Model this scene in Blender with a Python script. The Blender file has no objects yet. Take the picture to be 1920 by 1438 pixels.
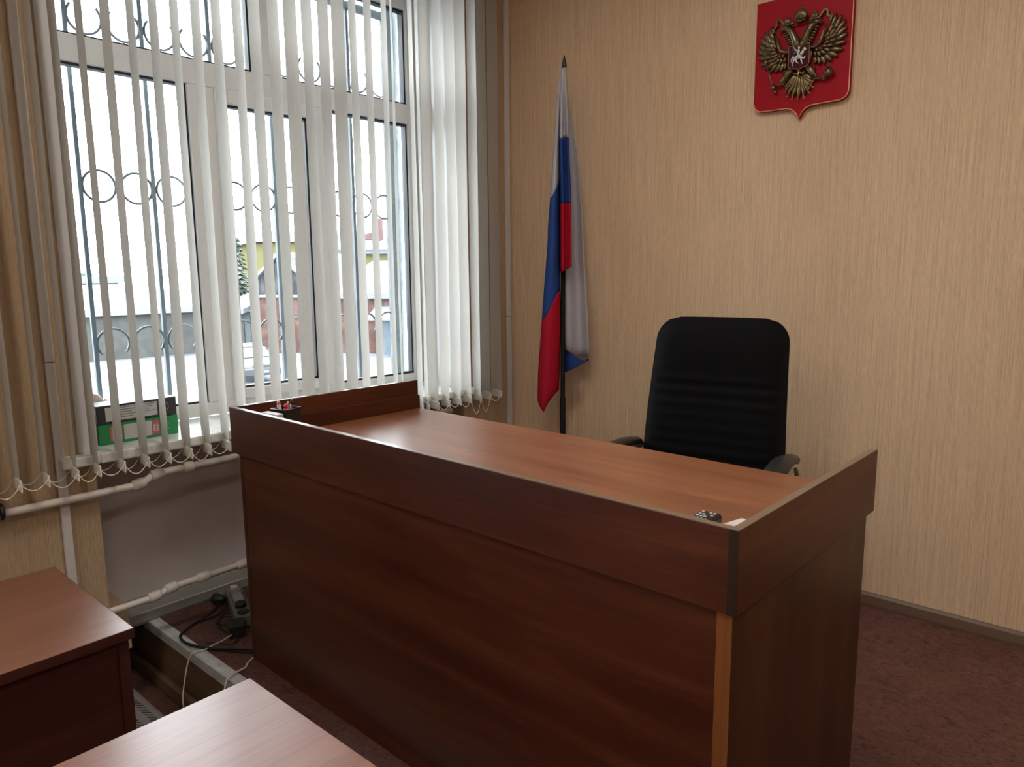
import bpy, bmesh, math, random
from mathutils import Vector, Matrix
R = math.radians
random.seed(7)
scene = bpy.context.scene
COL = scene.collection

# ------------------------------------------------------------------ camera, sky, exposure
FOC = 1370.404
cd = bpy.data.cameras.new('camera')
cam = bpy.data.objects.new('camera', cd)
COL.objects.link(cam)
cd.sensor_width = 36.0
cd.lens = FOC / 1920 * 36.0
cd.clip_start = 0.02
cd.clip_end = 400
fw = Vector((-0.65612604, 0.73937791, -0.15105939))
rt = Vector((0.74891522, 0.66259383, -0.00976789))
up = Vector((-0.09286886, 0.11953964, 0.98847643))
M = Matrix(((rt.x, up.x, -fw.x, 2.69099594), (rt.y, up.y, -fw.y, -3.02443822), (rt.z, up.z, -fw.z, 1.33786479), (0, 0, 0, 1)))
cam.matrix_world = M
scene.camera = cam

world = bpy.data.worlds.new('overcast_sky')
scene.world = world
world.use_nodes = True
wn = world.node_tree.nodes
wl = world.node_tree.links
bg = wn['Background']
tc = wn.new('ShaderNodeTexCoord')
sp = wn.new('ShaderNodeSeparateXYZ')
cr = wn.new('ShaderNodeValToRGB')
wl.new(tc.outputs['Generated'], sp.inputs[0])
wl.new(sp.outputs['Z'], cr.inputs[0])
cr.color_ramp.elements[0].position = 0.0
cr.color_ramp.elements[0].color = (0.90, 0.95, 1.0, 1)
cr.color_ramp.elements[1].position = 0.7
cr.color_ramp.elements[1].color = (0.96, 0.98, 1.0, 1)
wl.new(cr.outputs[0], bg.inputs['Color'])
SKY = 13.5
bg.inputs['Strength'].default_value = SKY

vs = scene.view_settings
scene.display_settings.display_device = 'sRGB'
vs.view_transform = 'Standard'
vs.look = 'None'
vs.gamma = 1.0
vs.use_curve_mapping = False
vs.exposure = 0.42
FILL_LIGHT = 14.0          # glow of the unseen ceiling panels added to brighten the room

def portal(y0, y1, z0, z1):
    l = bpy.data.lights.new('window_daylight', 'AREA')
    l.shape = 'RECTANGLE'
    l.size = y1 - y0
    l.size_y = z1 - z0
    l.cycles.is_portal = True
    o = bpy.data.objects.new('window_daylight', l)
    o.location = (-0.47, (y0 + y1) / 2, (z0 + z1) / 2)
    # local -Z to +X, local X along Y
    o.rotation_euler = Matrix(((0, 0, -1), (1, 0, 0), (0, -1, 0))).to_euler()
    COL.objects.link(o)

FZ = -0.25      # lower floor; the podium top is z = 0
CEIL = 3.05
WIN = [(-2.15, -0.375), (-4.75, -2.98), (-7.2, -5.43)]  # first the real window, then added unseen ones that brighten the room
for a, b in WIN:
    portal(a, b, 0.74, 2.75)

# ------------------------------------------------------------------ materials
def mat(name, color=(.8, .8, .8), rough=.5, metal=0., spec=.5, coat=0., trans=0.):
    m = bpy.data.materials.new(name)
    m.use_nodes = True
    b = m.node_tree.nodes['Principled BSDF']
    b.inputs['Base Color'].default_value = (*color, 1)
    b.inputs['Roughness'].default_value = rough
    b.inputs['Metallic'].default_value = metal
    b.inputs['Specular IOR Level'].default_value = spec
    b.inputs['Coat Weight'].default_value = coat
    return m

def nodes(m):
    return m.node_tree.nodes, m.node_tree.links, m.node_tree.nodes['Principled BSDF']

def coords(m, scale, rot=(0, 0, 0)):
    n, l, b = nodes(m)
    t = n.new('ShaderNodeTexCoord')
    mp = n.new('ShaderNodeMapping')
    mp.inputs['Scale'].default_value = scale
    mp.inputs['Rotation'].default_value = rot
    l.new(t.outputs['Object'], mp.inputs['Vector'])
    return mp.outputs['Vector']

def noise(m, vec, scale, detail=4, rough=.55, dist=0.):
    n, l, b = nodes(m)
    t = n.new('ShaderNodeTexNoise')
    t.inputs['Scale'].default_value = scale
    t.inputs['Detail'].default_value = detail
    t.inputs['Roughness'].default_value = rough
    t.inputs['Distortion'].default_value = dist
    l.new(vec, t.inputs['Vector'])
    return t.outputs['Fac']

def ramp(m, fac, stops):
    n, l, b = nodes(m)
    r = n.new('ShaderNodeValToRGB')
    e = r.color_ramp.elements
    while len(e) < len(stops):
        e.new(0.5)
    for i, (p, c) in enumerate(stops):
        e[i].position = p
        e[i].color = (*c, 1)
    l.new(fac, r.inputs[0])
    return r.outputs[0]

def mix(m, a, b_, fac, mode='MIX'):
    n, l, b = nodes(m)
    x = n.new('ShaderNodeMix')
    x.data_type = 'RGBA'
    x.blend_type = mode
    if hasattr(fac, 'is_output'):
        l.new(fac, x.inputs[0])
    else:
        x.inputs[0].default_value = fac
    l.new(a, x.inputs[6])
    l.new(b_, x.inputs[7])
    return x.outputs[2]

def bump(m, fac, strength, dist):
    n, l, b = nodes(m)
    x = n.new('ShaderNodeBump')
    x.inputs['Strength'].default_value = strength
    x.inputs['Distance'].default_value = dist
    l.new(fac, x.inputs['Height'])
    l.new(x.outputs[0], b.inputs['Normal'])

def base(m, sock):
    n, l, b = nodes(m)
    l.new(sock, b.inputs['Base Color'])

def wood(name, axis, c0, c1, c2, rough=.38, spec=.35, fig=1.0):
    """laminate with a grain running along the given axis (0 x, 1 y, 2 z)"""
    m = mat(name, c1, rough, spec=spec)
    s = [9.0, 9.0, 9.0]
    s[axis] = 0.9
    v = coords(m, tuple(s))
    f1 = noise(m, v, 1.1, 5, .6, .7)
    s2 = [150.0, 150.0, 150.0]
    s2[axis] = 5.0
    v2 = coords(m, tuple(s2))
    f2 = noise(m, v2, 1.0, 3, .6, .2)
    a = ramp(m, f1, [(.30, c0), (.52, c1), (.72, c2)])
    bb = ramp(m, f2, [(.3, (.72, .68, .66)), (.6, (1, 1, 1))])
    base(m, mix(m, a, bb, .8 * fig, 'MULTIPLY'))
    bump(m, f2, .08, .0006)
    return m

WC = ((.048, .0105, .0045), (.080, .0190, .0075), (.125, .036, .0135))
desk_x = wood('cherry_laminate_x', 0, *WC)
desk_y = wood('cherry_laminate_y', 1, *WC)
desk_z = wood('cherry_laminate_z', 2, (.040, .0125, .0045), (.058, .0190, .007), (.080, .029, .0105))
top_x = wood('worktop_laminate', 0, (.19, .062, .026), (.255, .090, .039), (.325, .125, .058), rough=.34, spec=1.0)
edge_lt = wood('edge_band_light', 2, (.17, .055, .014), (.22, .075, .020), (.27, .095, .028), rough=.4)
edge_pale = mat('edge_band_pale', (.17, .115, .075), .30, spec=.8)
edge_dark = mat('edge_band_dark', (.022, .009, .005), .4)
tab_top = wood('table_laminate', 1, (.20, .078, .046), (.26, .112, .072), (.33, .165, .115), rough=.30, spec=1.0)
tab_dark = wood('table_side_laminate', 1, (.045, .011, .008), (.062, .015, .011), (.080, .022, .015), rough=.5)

def wallpaper(name, c, axis, k=1.0):
    m = mat(name, c, .62, spec=.25)
    v = coords(m, (190, 190, 2.6))
    f = noise(m, v, 1.0, 3, .6, .25)
    v2 = coords(m, (340, 340, 26))
    f2 = noise(m, v2, 1.0, 3, .6)
    v3 = coords(m, (1.6, 1.6, .5))
    f3 = noise(m, v3, 1.0, 2, .5)
    lo = tuple(x * (1 - .16 * k) for x in c)
    hi = tuple(min(1, x * (1 + .10 * k)) for x in c)
    a = ramp(m, f, [(.34, lo), (.5, c), (.66, hi)])
    bb = ramp(m, f2, [(.32, (.80, .78, .75)), (.62, (1, 1, 1))])
    cc = ramp(m, f3, [(.3, (.94, .92, .90)), (.7, (1, 1, 1))])
    base(m, mix(m, mix(m, a, bb, .8, 'MULTIPLY'), cc, 1.0, 'MULTIPLY'))
    bump(m, f, .9, .005)
    return m

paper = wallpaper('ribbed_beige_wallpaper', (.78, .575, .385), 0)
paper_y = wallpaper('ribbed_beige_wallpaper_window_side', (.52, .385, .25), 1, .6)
niche_paint = mat('grey_lilac_paint', (.60, .54, .52), .55, spec=.3)
vv = coords(niche_paint, (2, 2, 2))
base(niche_paint, ramp(niche_paint, noise(niche_paint, vv, 1.5, 4), [(.3, (.56, .505, .49)), (.7, (.63, .575, .56))]))
ceil_m = mat('white_ceiling_paint', (.82, .81, .78), .8)
plaster = mat('pale_blue_plaster', (.42, .47, .50), .8)
vv = coords(plaster, (6, 6, 6))
base(plaster, ramp(plaster, noise(plaster, vv, 2.5, 6, .7), [(.35, (.30, .35, .38)), (.5, (.46, .52, .55)), (.8, (.54, .60, .63))]))
white_pvc = mat('white_pvc', (.78, .79, .78), .32)
trim_w = mat('white_trim_plastic', (.62, .60, .60), .45)
duct_m = mat('white_duct_plastic', (.64, .60, .58), .45)
pipe_m = mat('white_painted_pipe', (.66, .60, .56), .35)
gasket = mat('black_rubber_gasket', (.02, .022, .025), .5)
sill_m = mat('white_marbled_sill', (.82, .82, .78), .25)
vv = coords(sill_m, (3, 9, 9))
base(sill_m, ramp(sill_m, noise(sill_m, vv, 1.6, 5, .6, 1.2), [(.4, (.70, .71, .68)), (.55, (.84, .84, .80)), (1, (.88, .88, .85))]))
brown_base = mat('brown_plastic_skirting', (.125, .072, .048), .45)
grey_trunk = mat('grey_plastic_trunking', (.25, .245, .225), .5)
grey_trunk_line = mat('pale_grey_plastic_rib', (.45, .44, .42), .45)
black_pl = mat('black_plastic', (.012, .012, .013), .42)
black_rub = mat('black_cable_rubber', (.015, .015, .016), .5)
chrome = mat('chrome', (.75, .75, .76), .16, metal=1)
steel = mat('worn_aluminium', (.72, .74, .74), .38, metal=.35)
vv = coords(steel, (14, 40, 40))
base(steel, ramp(steel, noise(steel, vv, 1, 5, .7), [(.3, (.50, .52, .52)), (.6, (.78, .80, .80))]))

def speckle_floor(name, c, dark, light):
    m = mat(name, c, .55, spec=.35)
    v = coords(m, (26, 34, 26), (0, 0, .5))
    f1 = noise(m, v, 1.0, 6, .75, 1.6)
    v2 = coords(m, (75, 110, 75), (0, 0, .5))
    f2 = noise(m, v2, 1.0, 4, .7, 1.0)
    v3 = coords(m, (5, 5, 5))
    f3 = noise(m, v3, 1.0, 3, .6)
    a = ramp(m, f1, [(.32, light), (.45, c), (.53, c), (.63, dark)])
    b2 = ramp(m, f2, [(.34, (.22, .18, .18)), (.44, (1, 1, 1)), (.62, (1, 1, 1)), (.78, (1.35, 1.3, 1.25))])
    b3 = ramp(m, f3, [(.3, (.82, .80, .80)), (.7, (1.0, 1.0, 1.0))])
    base(m, mix(m, mix(m, a, b2, .9, 'MULTIPLY'), b3, 1.0, 'MULTIPLY'))
    bump(m, f2, .25, .001)
    return m

carpet = speckle_floor('marbled_brown_floor', (.135, .058, .046), (.042, .016, .013), (.20, .098, .078))
low_floor = speckle_floor('dark_marbled_floor', (.17, .085, .062), (.08, .04, .03), (.22, .12, .09))
riser_m = wood('podium_riser_board', 0, (.15, .085, .045), (.19, .112, .060), (.23, .14, .08), rough=.55)
riser_mold = mat('podium_riser_moulding', (.25, .15, .095), .5)

def fabric(name, c, tl=.35, rough=.9, stripe=0.):
    m = mat(name, c, rough, spec=.15)
    n, l, b = nodes(m)
    out = n['Material Output']
    t = n.new('ShaderNodeBsdfTranslucent')
    t.inputs['Color'].default_value = (*c, 1)
    mx = n.new('ShaderNodeMixShader')
    mx.inputs[0].default_value = tl
    l.new(b.outputs[0], mx.inputs[1])
    l.new(t.outputs[0], mx.inputs[2])
    l.new(mx.outputs[0], out.inputs[0])
    v = coords(m, (300, 300, 20))
    f = noise(m, v, 1.0, 3, .6)
    cc = ramp(m, f, [(.3, tuple(x * (.90) for x in c)), (.65, c)])
    base(m, cc)
    l.new(cc, t.inputs['Color'])
    bump(m, f, .2, .0006)
    return m

slat_m = fabric('cream_blind_fabric', (.60, .57, .52), .18)
slat_w = mat('blind_weight_pocket', (.76, .72, .66), .8, spec=.2)
bead_m = mat('clear_bead_chain', (.90, .87, .82), .3)
flag_w = fabric('flag_white', (.62, .60, .66), .30)
flag_b = fabric('flag_blue', (.030, .075, .30), .18)
flag_r = fabric('flag_red', (.52, .012, .035), .18)
flag_bd = mat('flag_blue_hem', (.02, .03, .12), .8)

def glass_mat(name, tint=(.93, .96, .97)):
    m = bpy.data.materials.new(name)
    m.use_nodes = True
    n, l = m.node_tree.nodes, m.node_tree.links
    n.remove(n['Principled BSDF'])
    tr = n.new('ShaderNodeBsdfTransparent')
    tr.inputs[0].default_value = (*tint, 1)
    gl = n.new('ShaderNodeBsdfGlossy')
    gl.inputs['Roughness'].default_value = .02
    fr = n.new('ShaderNodeFresnel')
    fr.inputs[0].default_value = 1.45
    mx = n.new('ShaderNodeMixShader')
    l.new(fr.outputs[0], mx.inputs[0])
    l.new(tr.outputs[0], mx.inputs[1])
    l.new(gl.outputs[0], mx.inputs[2])
    l.new(mx.outputs[0], n['Material Output'].inputs[0])
    return m
glass = glass_mat('window_glass')

chair_fab = mat('black_chair_fabric', (.0028, .003, .0036), .8, spec=.12)
chair_pad = mat('black_leatherette', (.016, .016, .017), .42)
red_pl = mat('emblem_red_field', (.34, .002, .012), .5, spec=.18)
gold_edge = mat('emblem_gilt_edge', (.72, .36, .22), .35, metal=.35)
bronze = mat('aged_bronze', (.19, .145, .075), .33, metal=.75)
vv = coords(bronze, (60, 60, 60))
base(bronze, ramp(bronze, noise(bronze, vv, 1.2, 3), [(.3, (.08, .058, .030)), (.7, (.23, .175, .09))]))
bronze_hi = mat('polished_bronze', (.50, .36, .13), .3, metal=.7)
dark_red = mat('escutcheon_dark_red', (.06, .003, .010), .5, spec=.15)
silver = mat('silver_relief', (.66, .62, .60), .35, metal=.2)
navy = mat('rider_cloak', (.02, .03, .06), .5)

snow = mat('snow', (0.48, 0.504, 0.528), .9, spec=.1)  # snow, buildings and car: bright daylight offset by darkening their colours
vv = coords(snow, (.35, .35, .35))
fs = noise(snow, vv, 1.3, 6, .65, .5)
base(snow, ramp(snow, fs, [(.30, (0.0561, 0.066, 0.0825)), (.40, (0.0858, 0.099, 0.1188)), (.60, (0.1089, 0.1221, 0.1386)), (1, (0.1188, 0.1287, 0.1419))]))
roof_snow = mat('roof_snow', (0.1188, 0.1287, 0.1386), .9, spec=.1)
brick = mat('red_brick_wall', (0.0528, 0.0231, 0.0165), .9, spec=.1)
n_, l_, b_ = nodes(brick)
bt = n_.new('ShaderNodeTexBrick')
bt.inputs['Scale'].default_value = 1.0
bt.inputs['Brick Width'].default_value = .26
bt.inputs['Row Height'].default_value = .085
bt.inputs['Mortar Size'].default_value = .012
bt.inputs['Color1'].default_value = (0.0561, 0.0198, 0.01485, 1)
bt.inputs['Color2'].default_value = (0.03465, 0.01386, 0.01056, 1)
bt.inputs['Mortar'].default_value = (0.0561, 0.0462, 0.04125, 1)
vb = coords(brick, (1, 1, 1), (R(90), 0, 0))
tcx = n_.new('ShaderNodeTexCoord')
sx = n_.new('ShaderNodeSeparateXYZ')
cx_ = n_.new('ShaderNodeCombineXYZ')
l_.new(tcx.outputs['Object'], sx.inputs[0])
l_.new(sx.outputs['X'], cx_.inputs['X'])
l_.new(sx.outputs['Z'], cx_.inputs['Y'])
l_.new(cx_.outputs[0], bt.inputs['Vector'])
vn = coords(brick, (1.2, 1.2, 1.2))
fb = noise(brick, vn, 1.6, 5, .7)
base(brick, mix(brick, bt.outputs['Color'], ramp(brick, fb, [(.40, (.85, .75, .75)), (.55, (1.3, 1.35, 1.35)), (.66, (2.1, 2.4, 2.5))]), 1.0, 'MULTIPLY'))
concrete = mat('stained_concrete', (0.0528, 0.0528, 0.0495), .9, spec=.1)
vv = coords(concrete, (.8, .8, .8))
base(concrete, ramp(concrete, noise(concrete, vv, 1.8, 6, .7), [(.35, (0.03465, 0.0363, 0.03465)), (.55, (0.0495, 0.0495, 0.0462)), (.75, (0.05775, 0.05775, 0.0528))]))
dark_wood = mat('weathered_boards', (0.0165, 0.0165, 0.01815), .9, spec=.1)
vv = coords(dark_wood, (6, 6, .6))
base(dark_wood, ramp(dark_wood, noise(dark_wood, vv, 1.5, 4, .7), [(.35, (0.0099, 0.01155, 0.0132)), (.5, (0.02145, 0.02145, 0.0231)), (.62, (0.0528, 0.0528, 0.0561))]))
yellow = mat('yellow_render', (0.0858, 0.08085, 0.03135), .9, spec=.1)
blue_door = mat('pale_blue_metal', (0.0429, 0.0627, 0.0792), .6)
vv = coords(blue_door, (1.5, 1.5, .7))
base(blue_door, ramp(blue_door, noise(blue_door, vv, 2, 4, .6), [(.35, (0.0297, 0.0429, 0.0561)), (.65, (0.0561, 0.0759, 0.0924))]))
dull_dark = mat('dark_window_glass', (0.01155, 0.01485, 0.0165), .3)
eave_grey = mat('grey_eave', (0.0726, 0.0759, 0.0858), .8)
chim_red = mat('red_chimney', (0.0561, 0.02145, 0.0198), .9)
far_red = mat('faded_red_gable', (0.066, 0.033, 0.033), .9)
needles = mat('spruce_needles', (0.01155, 0.01815, 0.0165), .9, spec=.1)
needle_snow = mat('snowy_needles', (0.066, 0.0792, 0.0891), .9, spec=.1)
trunk_m = mat('tree_trunk', (0.0165, 0.0132, 0.0099), .9)
car_paint = mat('pale_green_car_paint', (0.0561, 0.0693, 0.066), .45)
car_glass = mat('car_glass', (0.0231, 0.0363, 0.0429), .2)
car_dark = mat('car_black_plastic', (0.0132, 0.0165, 0.0198), .6)
car_lamp = mat('car_headlamp', (0.099, 0.1089, 0.1188), .2)
iron = mat('dark_iron', (.035, .045, .05), .55)
iron_old = mat('weathered_iron', (.07, .085, .085), .7)
vv = coords(iron_old, (20, 20, 20))
base(iron_old, ramp(iron_old, noise(iron_old, vv, 2, 5, .8), [(.35, (.03, .04, .04)), (.6, (.10, .12, .12)), (.75, (.22, .23, .23))]))

# ------------------------------------------------------------------ mesh helpers
def bx(bm, x0, x1, y0, y1, z0, z1, mi=0, mtx=None):
    v = [bm.verts.new(((x0, x1)[i & 1], (y0, y1)[(i >> 1) & 1], (z0, z1)[(i >> 2) & 1])) for i in range(8)]
    if mtx is not None:
        for q in v:
            q.co = mtx @ q.co
    for f in ((0, 2, 3, 1), (4, 5, 7, 6), (0, 1, 5, 4), (2, 6, 7, 3), (0, 4, 6, 2), (1, 3, 7, 5)):
        bm.faces.new([v[i] for i in f]).material_index = mi
    return v

def tube(bm, pts, r, n=8, mi=0, closed=False, cap=True):
    pts = [Vector(p) for p in pts]
    rings = []
    k = len(pts)
    prev = None
    for i, p in enumerate(pts):
        if closed:
            t = (pts[(i + 1) % k] - pts[i - 1]).normalized()
        else:
            t = (pts[min(i + 1, k - 1)] - pts[max(i - 1, 0)]).normalized()
        if prev is None:
            a = Vector((0, 0, 1)) if abs(t.z) < .9 else Vector((1, 0, 0))
            u = t.cross(a).normalized()
        else:
            u = (prev - t * prev.dot(t))
            u = u.normalized() if u.length > 1e-6 else t.orthogonal().normalized()
        prev = u
        w = t.cross(u)
        rr = r[i] if isinstance(r, (list, tuple)) else r
        rings.append([bm.verts.new(p + (u * math.cos(2 * math.pi * j / n) + w * math.sin(2 * math.pi * j / n)) * rr) for j in range(n)])
    m = k if closed else k - 1
    for i in range(m):
        a, b = rings[i], rings[(i + 1) % k]
        for j in range(n):
            f = bm.faces.new((a[j], a[(j + 1) % n], b[(j + 1) % n], b[j]))
            f.material_index = mi
            f.smooth = True
    if cap and not closed:
        bm.faces.new(rings[0][::-1]).material_index = mi
        bm.faces.new(rings[-1]).material_index = mi

def ell(bm, c, r, ang=0., axis='Y', seg=10, ring=6, mi=0, mtx=None):
    """ellipsoid, turned by ang about an axis"""
    rot = Matrix.Rotation(ang, 4, axis)
    c = Vector(c)
    g = []
    for i in range(1, ring):
        th = math.pi * i / ring
        g.append([bm.verts.new(c + rot @ Vector((r[0] * math.sin(th) * math.cos(2 * math.pi * j / seg), r[1] * math.sin(th) * math.sin(2 * math.pi * j / seg), r[2] * math.cos(th)))) for j in range(seg)])
    t = bm.verts.new(c + rot @ Vector((0, 0, r[2])))
    b = bm.verts.new(c + rot @ Vector((0, 0, -r[2])))
    fs = []
    for j in range(seg):
        fs.append(bm.faces.new((t, g[0][j], g[0][(j + 1) % seg])))
        fs.append(bm.faces.new((b, g[-1][(j + 1) % seg], g[-1][j])))
        for i in range(len(g) - 1):
            fs.append(bm.faces.new((g[i][j], g[i + 1][j], g[i + 1][(j + 1) % seg], g[i][(j + 1) % seg])))
    for f in fs:
        f.smooth = True
        f.material_index = mi

def lathe(bm, prof, c=(0, 0, 0), n=16, mi=0):
    """profile of (radius, z)"""
    c = Vector(c)
    rings = [[bm.verts.new(c + Vector((r * math.cos(2 * math.pi * j / n), r * math.sin(2 * math.pi * j / n), z))) for j in range(n)] for r, z in prof]
    for a, b in zip(rings, rings[1:]):
        for j in range(n):
            f = bm.faces.new((a[j], a[(j + 1) % n], b[(j + 1) % n], b[j]))
            f.material_index = mi
            f.smooth = True
    bm.faces.new(rings[0][::-1]).material_index = mi
    bm.faces.new(rings[-1]).material_index = mi

def prism(bm, poly, y0, y1, mi=0, plane='XZ', mtx=None):
    """extrude a polygon given in a plane along the third axis"""
    def P(a, b, d):
        v = Vector((a, d, b)) if plane == 'XZ' else (Vector((d, a, b)) if plane == 'YZ' else Vector((a, b, d)))
        return mtx @ v if mtx is not None else v
    A = [bm.verts.new(P(a, b, y0)) for a, b in poly]
    B = [bm.verts.new(P(a, b, y1)) for a, b in poly]
    bm.faces.new(A).material_index = mi
    bm.faces.new(B[::-1]).material_index = mi
    n = len(poly)
    for i in range(n):
        bm.faces.new((A[i], B[i], B[(i + 1) % n], A[(i + 1) % n])).material_index = mi

def obj(name, bm, mats, parent=None, bevel=0., loc=None, segs=2):
    bmesh.ops.recalc_face_normals(bm, faces=bm.faces[:])
    me = bpy.data.meshes.new(name)
    bm.to_mesh(me)
    bm.free()
    o = bpy.data.objects.new(name, me)
    COL.objects.link(o)
    for m in (mats if isinstance(mats, (list, tuple)) else [mats]):
        me.materials.append(m)
    if parent is not None:
        o.parent = parent
    if loc is not None:
        o.location = loc
    if bevel:
        md = o.modifiers.new('bevel', 'BEVEL')
        md.width = bevel
        md.segments = segs
        md.limit_method = 'ANGLE'
    return o

def B():
    return bmesh.new()

def boxobj(name, dims, m, parent=None, bevel=0.):
    b = B()
    bx(b, *dims)
    return obj(name, b, m, parent, bevel)

def tag(o, label, cat, group=None, kind=None):
    o['label'] = label
    o['category'] = cat
    if group:
        o['group'] = group
    if kind:
        o['kind'] = kind
    return o

def thing(name, label, cat, loc=(0, 0, 0), rz=0., group=None, kind=None):
    o = bpy.data.objects.new(name, None)
    COL.objects.link(o)
    o.location = loc
    o.rotation_euler = (0, 0, rz)
    o.empty_display_size = .1
    return tag(o, label, cat, group, kind)

# ------------------------------------------------------------------ room shell
XR, YB = 5.4, -7.8
b = B()
bx(b, -.5, XR, YB, -1.94, FZ - .1, FZ)
tag(obj('floor', b, low_floor), 'dark marbled brown lower floor in front of the podium', 'floor', kind='structure')
b = B()
bx(b, -.42, XR, -1.95, 0.02, -.02, 0.0)
pod = tag(obj('floor_podium', b, carpet), 'marbled reddish brown floor of the raised podium', 'podium', kind='structure')
b = B()
bx(b, -.42, XR, -1.952, -1.93, FZ, -.02)
obj('riser_board', b, riser_m, pod)
b = B()
bx(b, -.42, XR, -1.975, -1.952, FZ, FZ + .055)
obj('riser_moulding', b, riser_mold, pod, .004)
b = B()
bx(b, -.20, 2.4, -1.968, -1.925, 0.0, .004)
bx(b, -.20, 2.4, -1.968, -1.954, -.034, 0.0)
obj('edge_strip', b, steel, pod, .001)
b = B()
bx(b, -.5, XR, YB, .25, CEIL, CEIL + .1)
tag(obj('ceiling', b, ceil_m), 'white painted ceiling above the courtroom', 'ceiling', kind='structure')
b = B()
bx(b, -.5, XR, 0.0, .25, FZ, CEIL)
tag(obj('wall_back', b, paper), 'beige vertically ribbed wallpaper wall behind the desk', 'wall', kind='structure')
b = B()
bx(b, XR, XR + .2, YB, .25, FZ, CEIL)
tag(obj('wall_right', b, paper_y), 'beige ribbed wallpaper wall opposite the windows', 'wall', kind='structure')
b = B()
bx(b, -.5, XR, YB - .2, YB, FZ, CEIL)
tag(obj('wall_front', b, paper), 'beige ribbed wallpaper wall at the far end of the room', 'wall', kind='structure')

b = B()
OX = -.48
TOPZ = 2.75
SILLZ = .745
ys = [YB] + [v for a, c in sorted(WIN) for v in (a, c)] + [0.0]
# piers between the openings
for i in range(0, len(ys), 2):
    y0, y1 = ys[i], ys[i + 1]
    bx(b, -.30, 0, y0, y1, FZ, CEIL, 0)
    bx(b, OX, -.30, y0, y1, FZ, CEIL, 2)
for a, c in WIN:
    bx(b, -.30, 0, a, c, TOPZ, CEIL, 0)
    bx(b, OX, -.30, a, c, TOPZ, CEIL, 2)
    bx(b, -.30, -.20, a, c, 0.0, SILLZ - .04, 1)
    bx(b, OX, -.30, a, c, 0.0, SILLZ - .04, 2)
    bx(b, OX, -.42, a, c, FZ, 0.0, 1)
for f in b.faces:      # niche cheeks stay painted
    pass
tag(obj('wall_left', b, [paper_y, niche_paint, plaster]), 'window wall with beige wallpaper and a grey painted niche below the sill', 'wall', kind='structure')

b = B()
prism(b, [(0, 0), (-.022, 0), (-.022, .012), (-.015, .042), (-.006, .052), (0, .052)], 0.0, XR, plane='YZ')
tag(obj('baseboard_back', b, brown_base), 'brown plastic skirting along the foot of the beige back wall', 'skirting board', kind='structure')
# window reveals and corner beads
b = B()
bx(b, -.30, .004, -.381, -.375, SILLZ, TOPZ)
bx(b, -.30, .004, -2.15, -2.144, SILLZ, TOPZ)
bx(b, -.30, .004, -2.144, -.381, TOPZ - .006, TOPZ)
t1 = tag(obj('trim_1', b, white_pvc), 'white plastic lining of the window reveal beside the back wall', 'window reveal', kind='structure')
b = B()
bx(b, 0.0, .006, -2.20, -2.138, SILLZ, TOPZ + .05)
bx(b, 0.0, .006, -.381, -.335, SILLZ, TOPZ + .05)
bx(b, 0.0, .006, -2.20, -.335, TOPZ, TOPZ + .05)
tag(obj('trim_2', b, trim_w, bevel=.002), 'grey white plastic corner beading around the window opening', 'window trim', kind='structure')
b = B()
bx(b, 0.0, .004, -2.142, -2.128, 0.0, .17)
bx(b, 0.0, .012, -2.9, -2.13, FZ, FZ + .06)

tag(obj('trim_3', b, riser_mold), 'brown skirting at the foot of the wallpapered pier left of the podium', 'skirting board', kind='structure')
b = B()
prof = [(-.2, 0), (-.155, 0), (-.150, .012), (-.150, .046), (-.158, .050), (-.172, .086), (-.182, .094), (-.2, .094)]
prism(b, [(x, z) for x, z in prof], -2.045, -.36, plane='XZ')
gt = tag(obj('baseboard_left', b, grey_trunk), 'grey plastic cable skirting along the foot of the niche', 'skirting board', kind='structure')
b = B()
bx(b, -.156, -.149, -2.0, -.36, .045, .049)
obj('raised_rib', b, grey_trunk_line, gt)

fill_em = bpy.data.materials.new('fill_panel_glow')
fill_em.use_nodes = True
_n = fill_em.node_tree.nodes
_n['Principled BSDF'].inputs['Base Color'].default_value = (.8, .8, .8, 1)
_n['Principled BSDF'].inputs['Emission Color'].default_value = (1.0, .93, .84, 1)
_n['Principled BSDF'].inputs['Emission Strength'].default_value = FILL_LIGHT
for ix, lx in enumerate((1.5, 3.7)):  # glowing panels added on the unseen ceiling as fill for the room
    for iy, ly in enumerate((-1.7, -4.0, -6.3)):
        t = thing('fill_panel', 'added fill light panel on the unseen ceiling, %s row, %s' % (('window side', 'inner')[ix], ('nearest the back wall', 'middle of the room', 'far end of the room')[iy]), 'added fill light', (lx, ly, CEIL), 0, 'added fill light panels')
        b = B()
        for d in ((-.30, .30, -.30, -.28), (-.30, .30, .28, .30), (-.30, -.28, -.28, .28), (.28, .30, -.28, .28)):
            bx(b, *d, -.035, 0)
        obj('frame', b, white_pvc, t)
        boxobj('diffuser', (-.28, .28, -.28, .28, -.028, -.01), fill_em, t)

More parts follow.
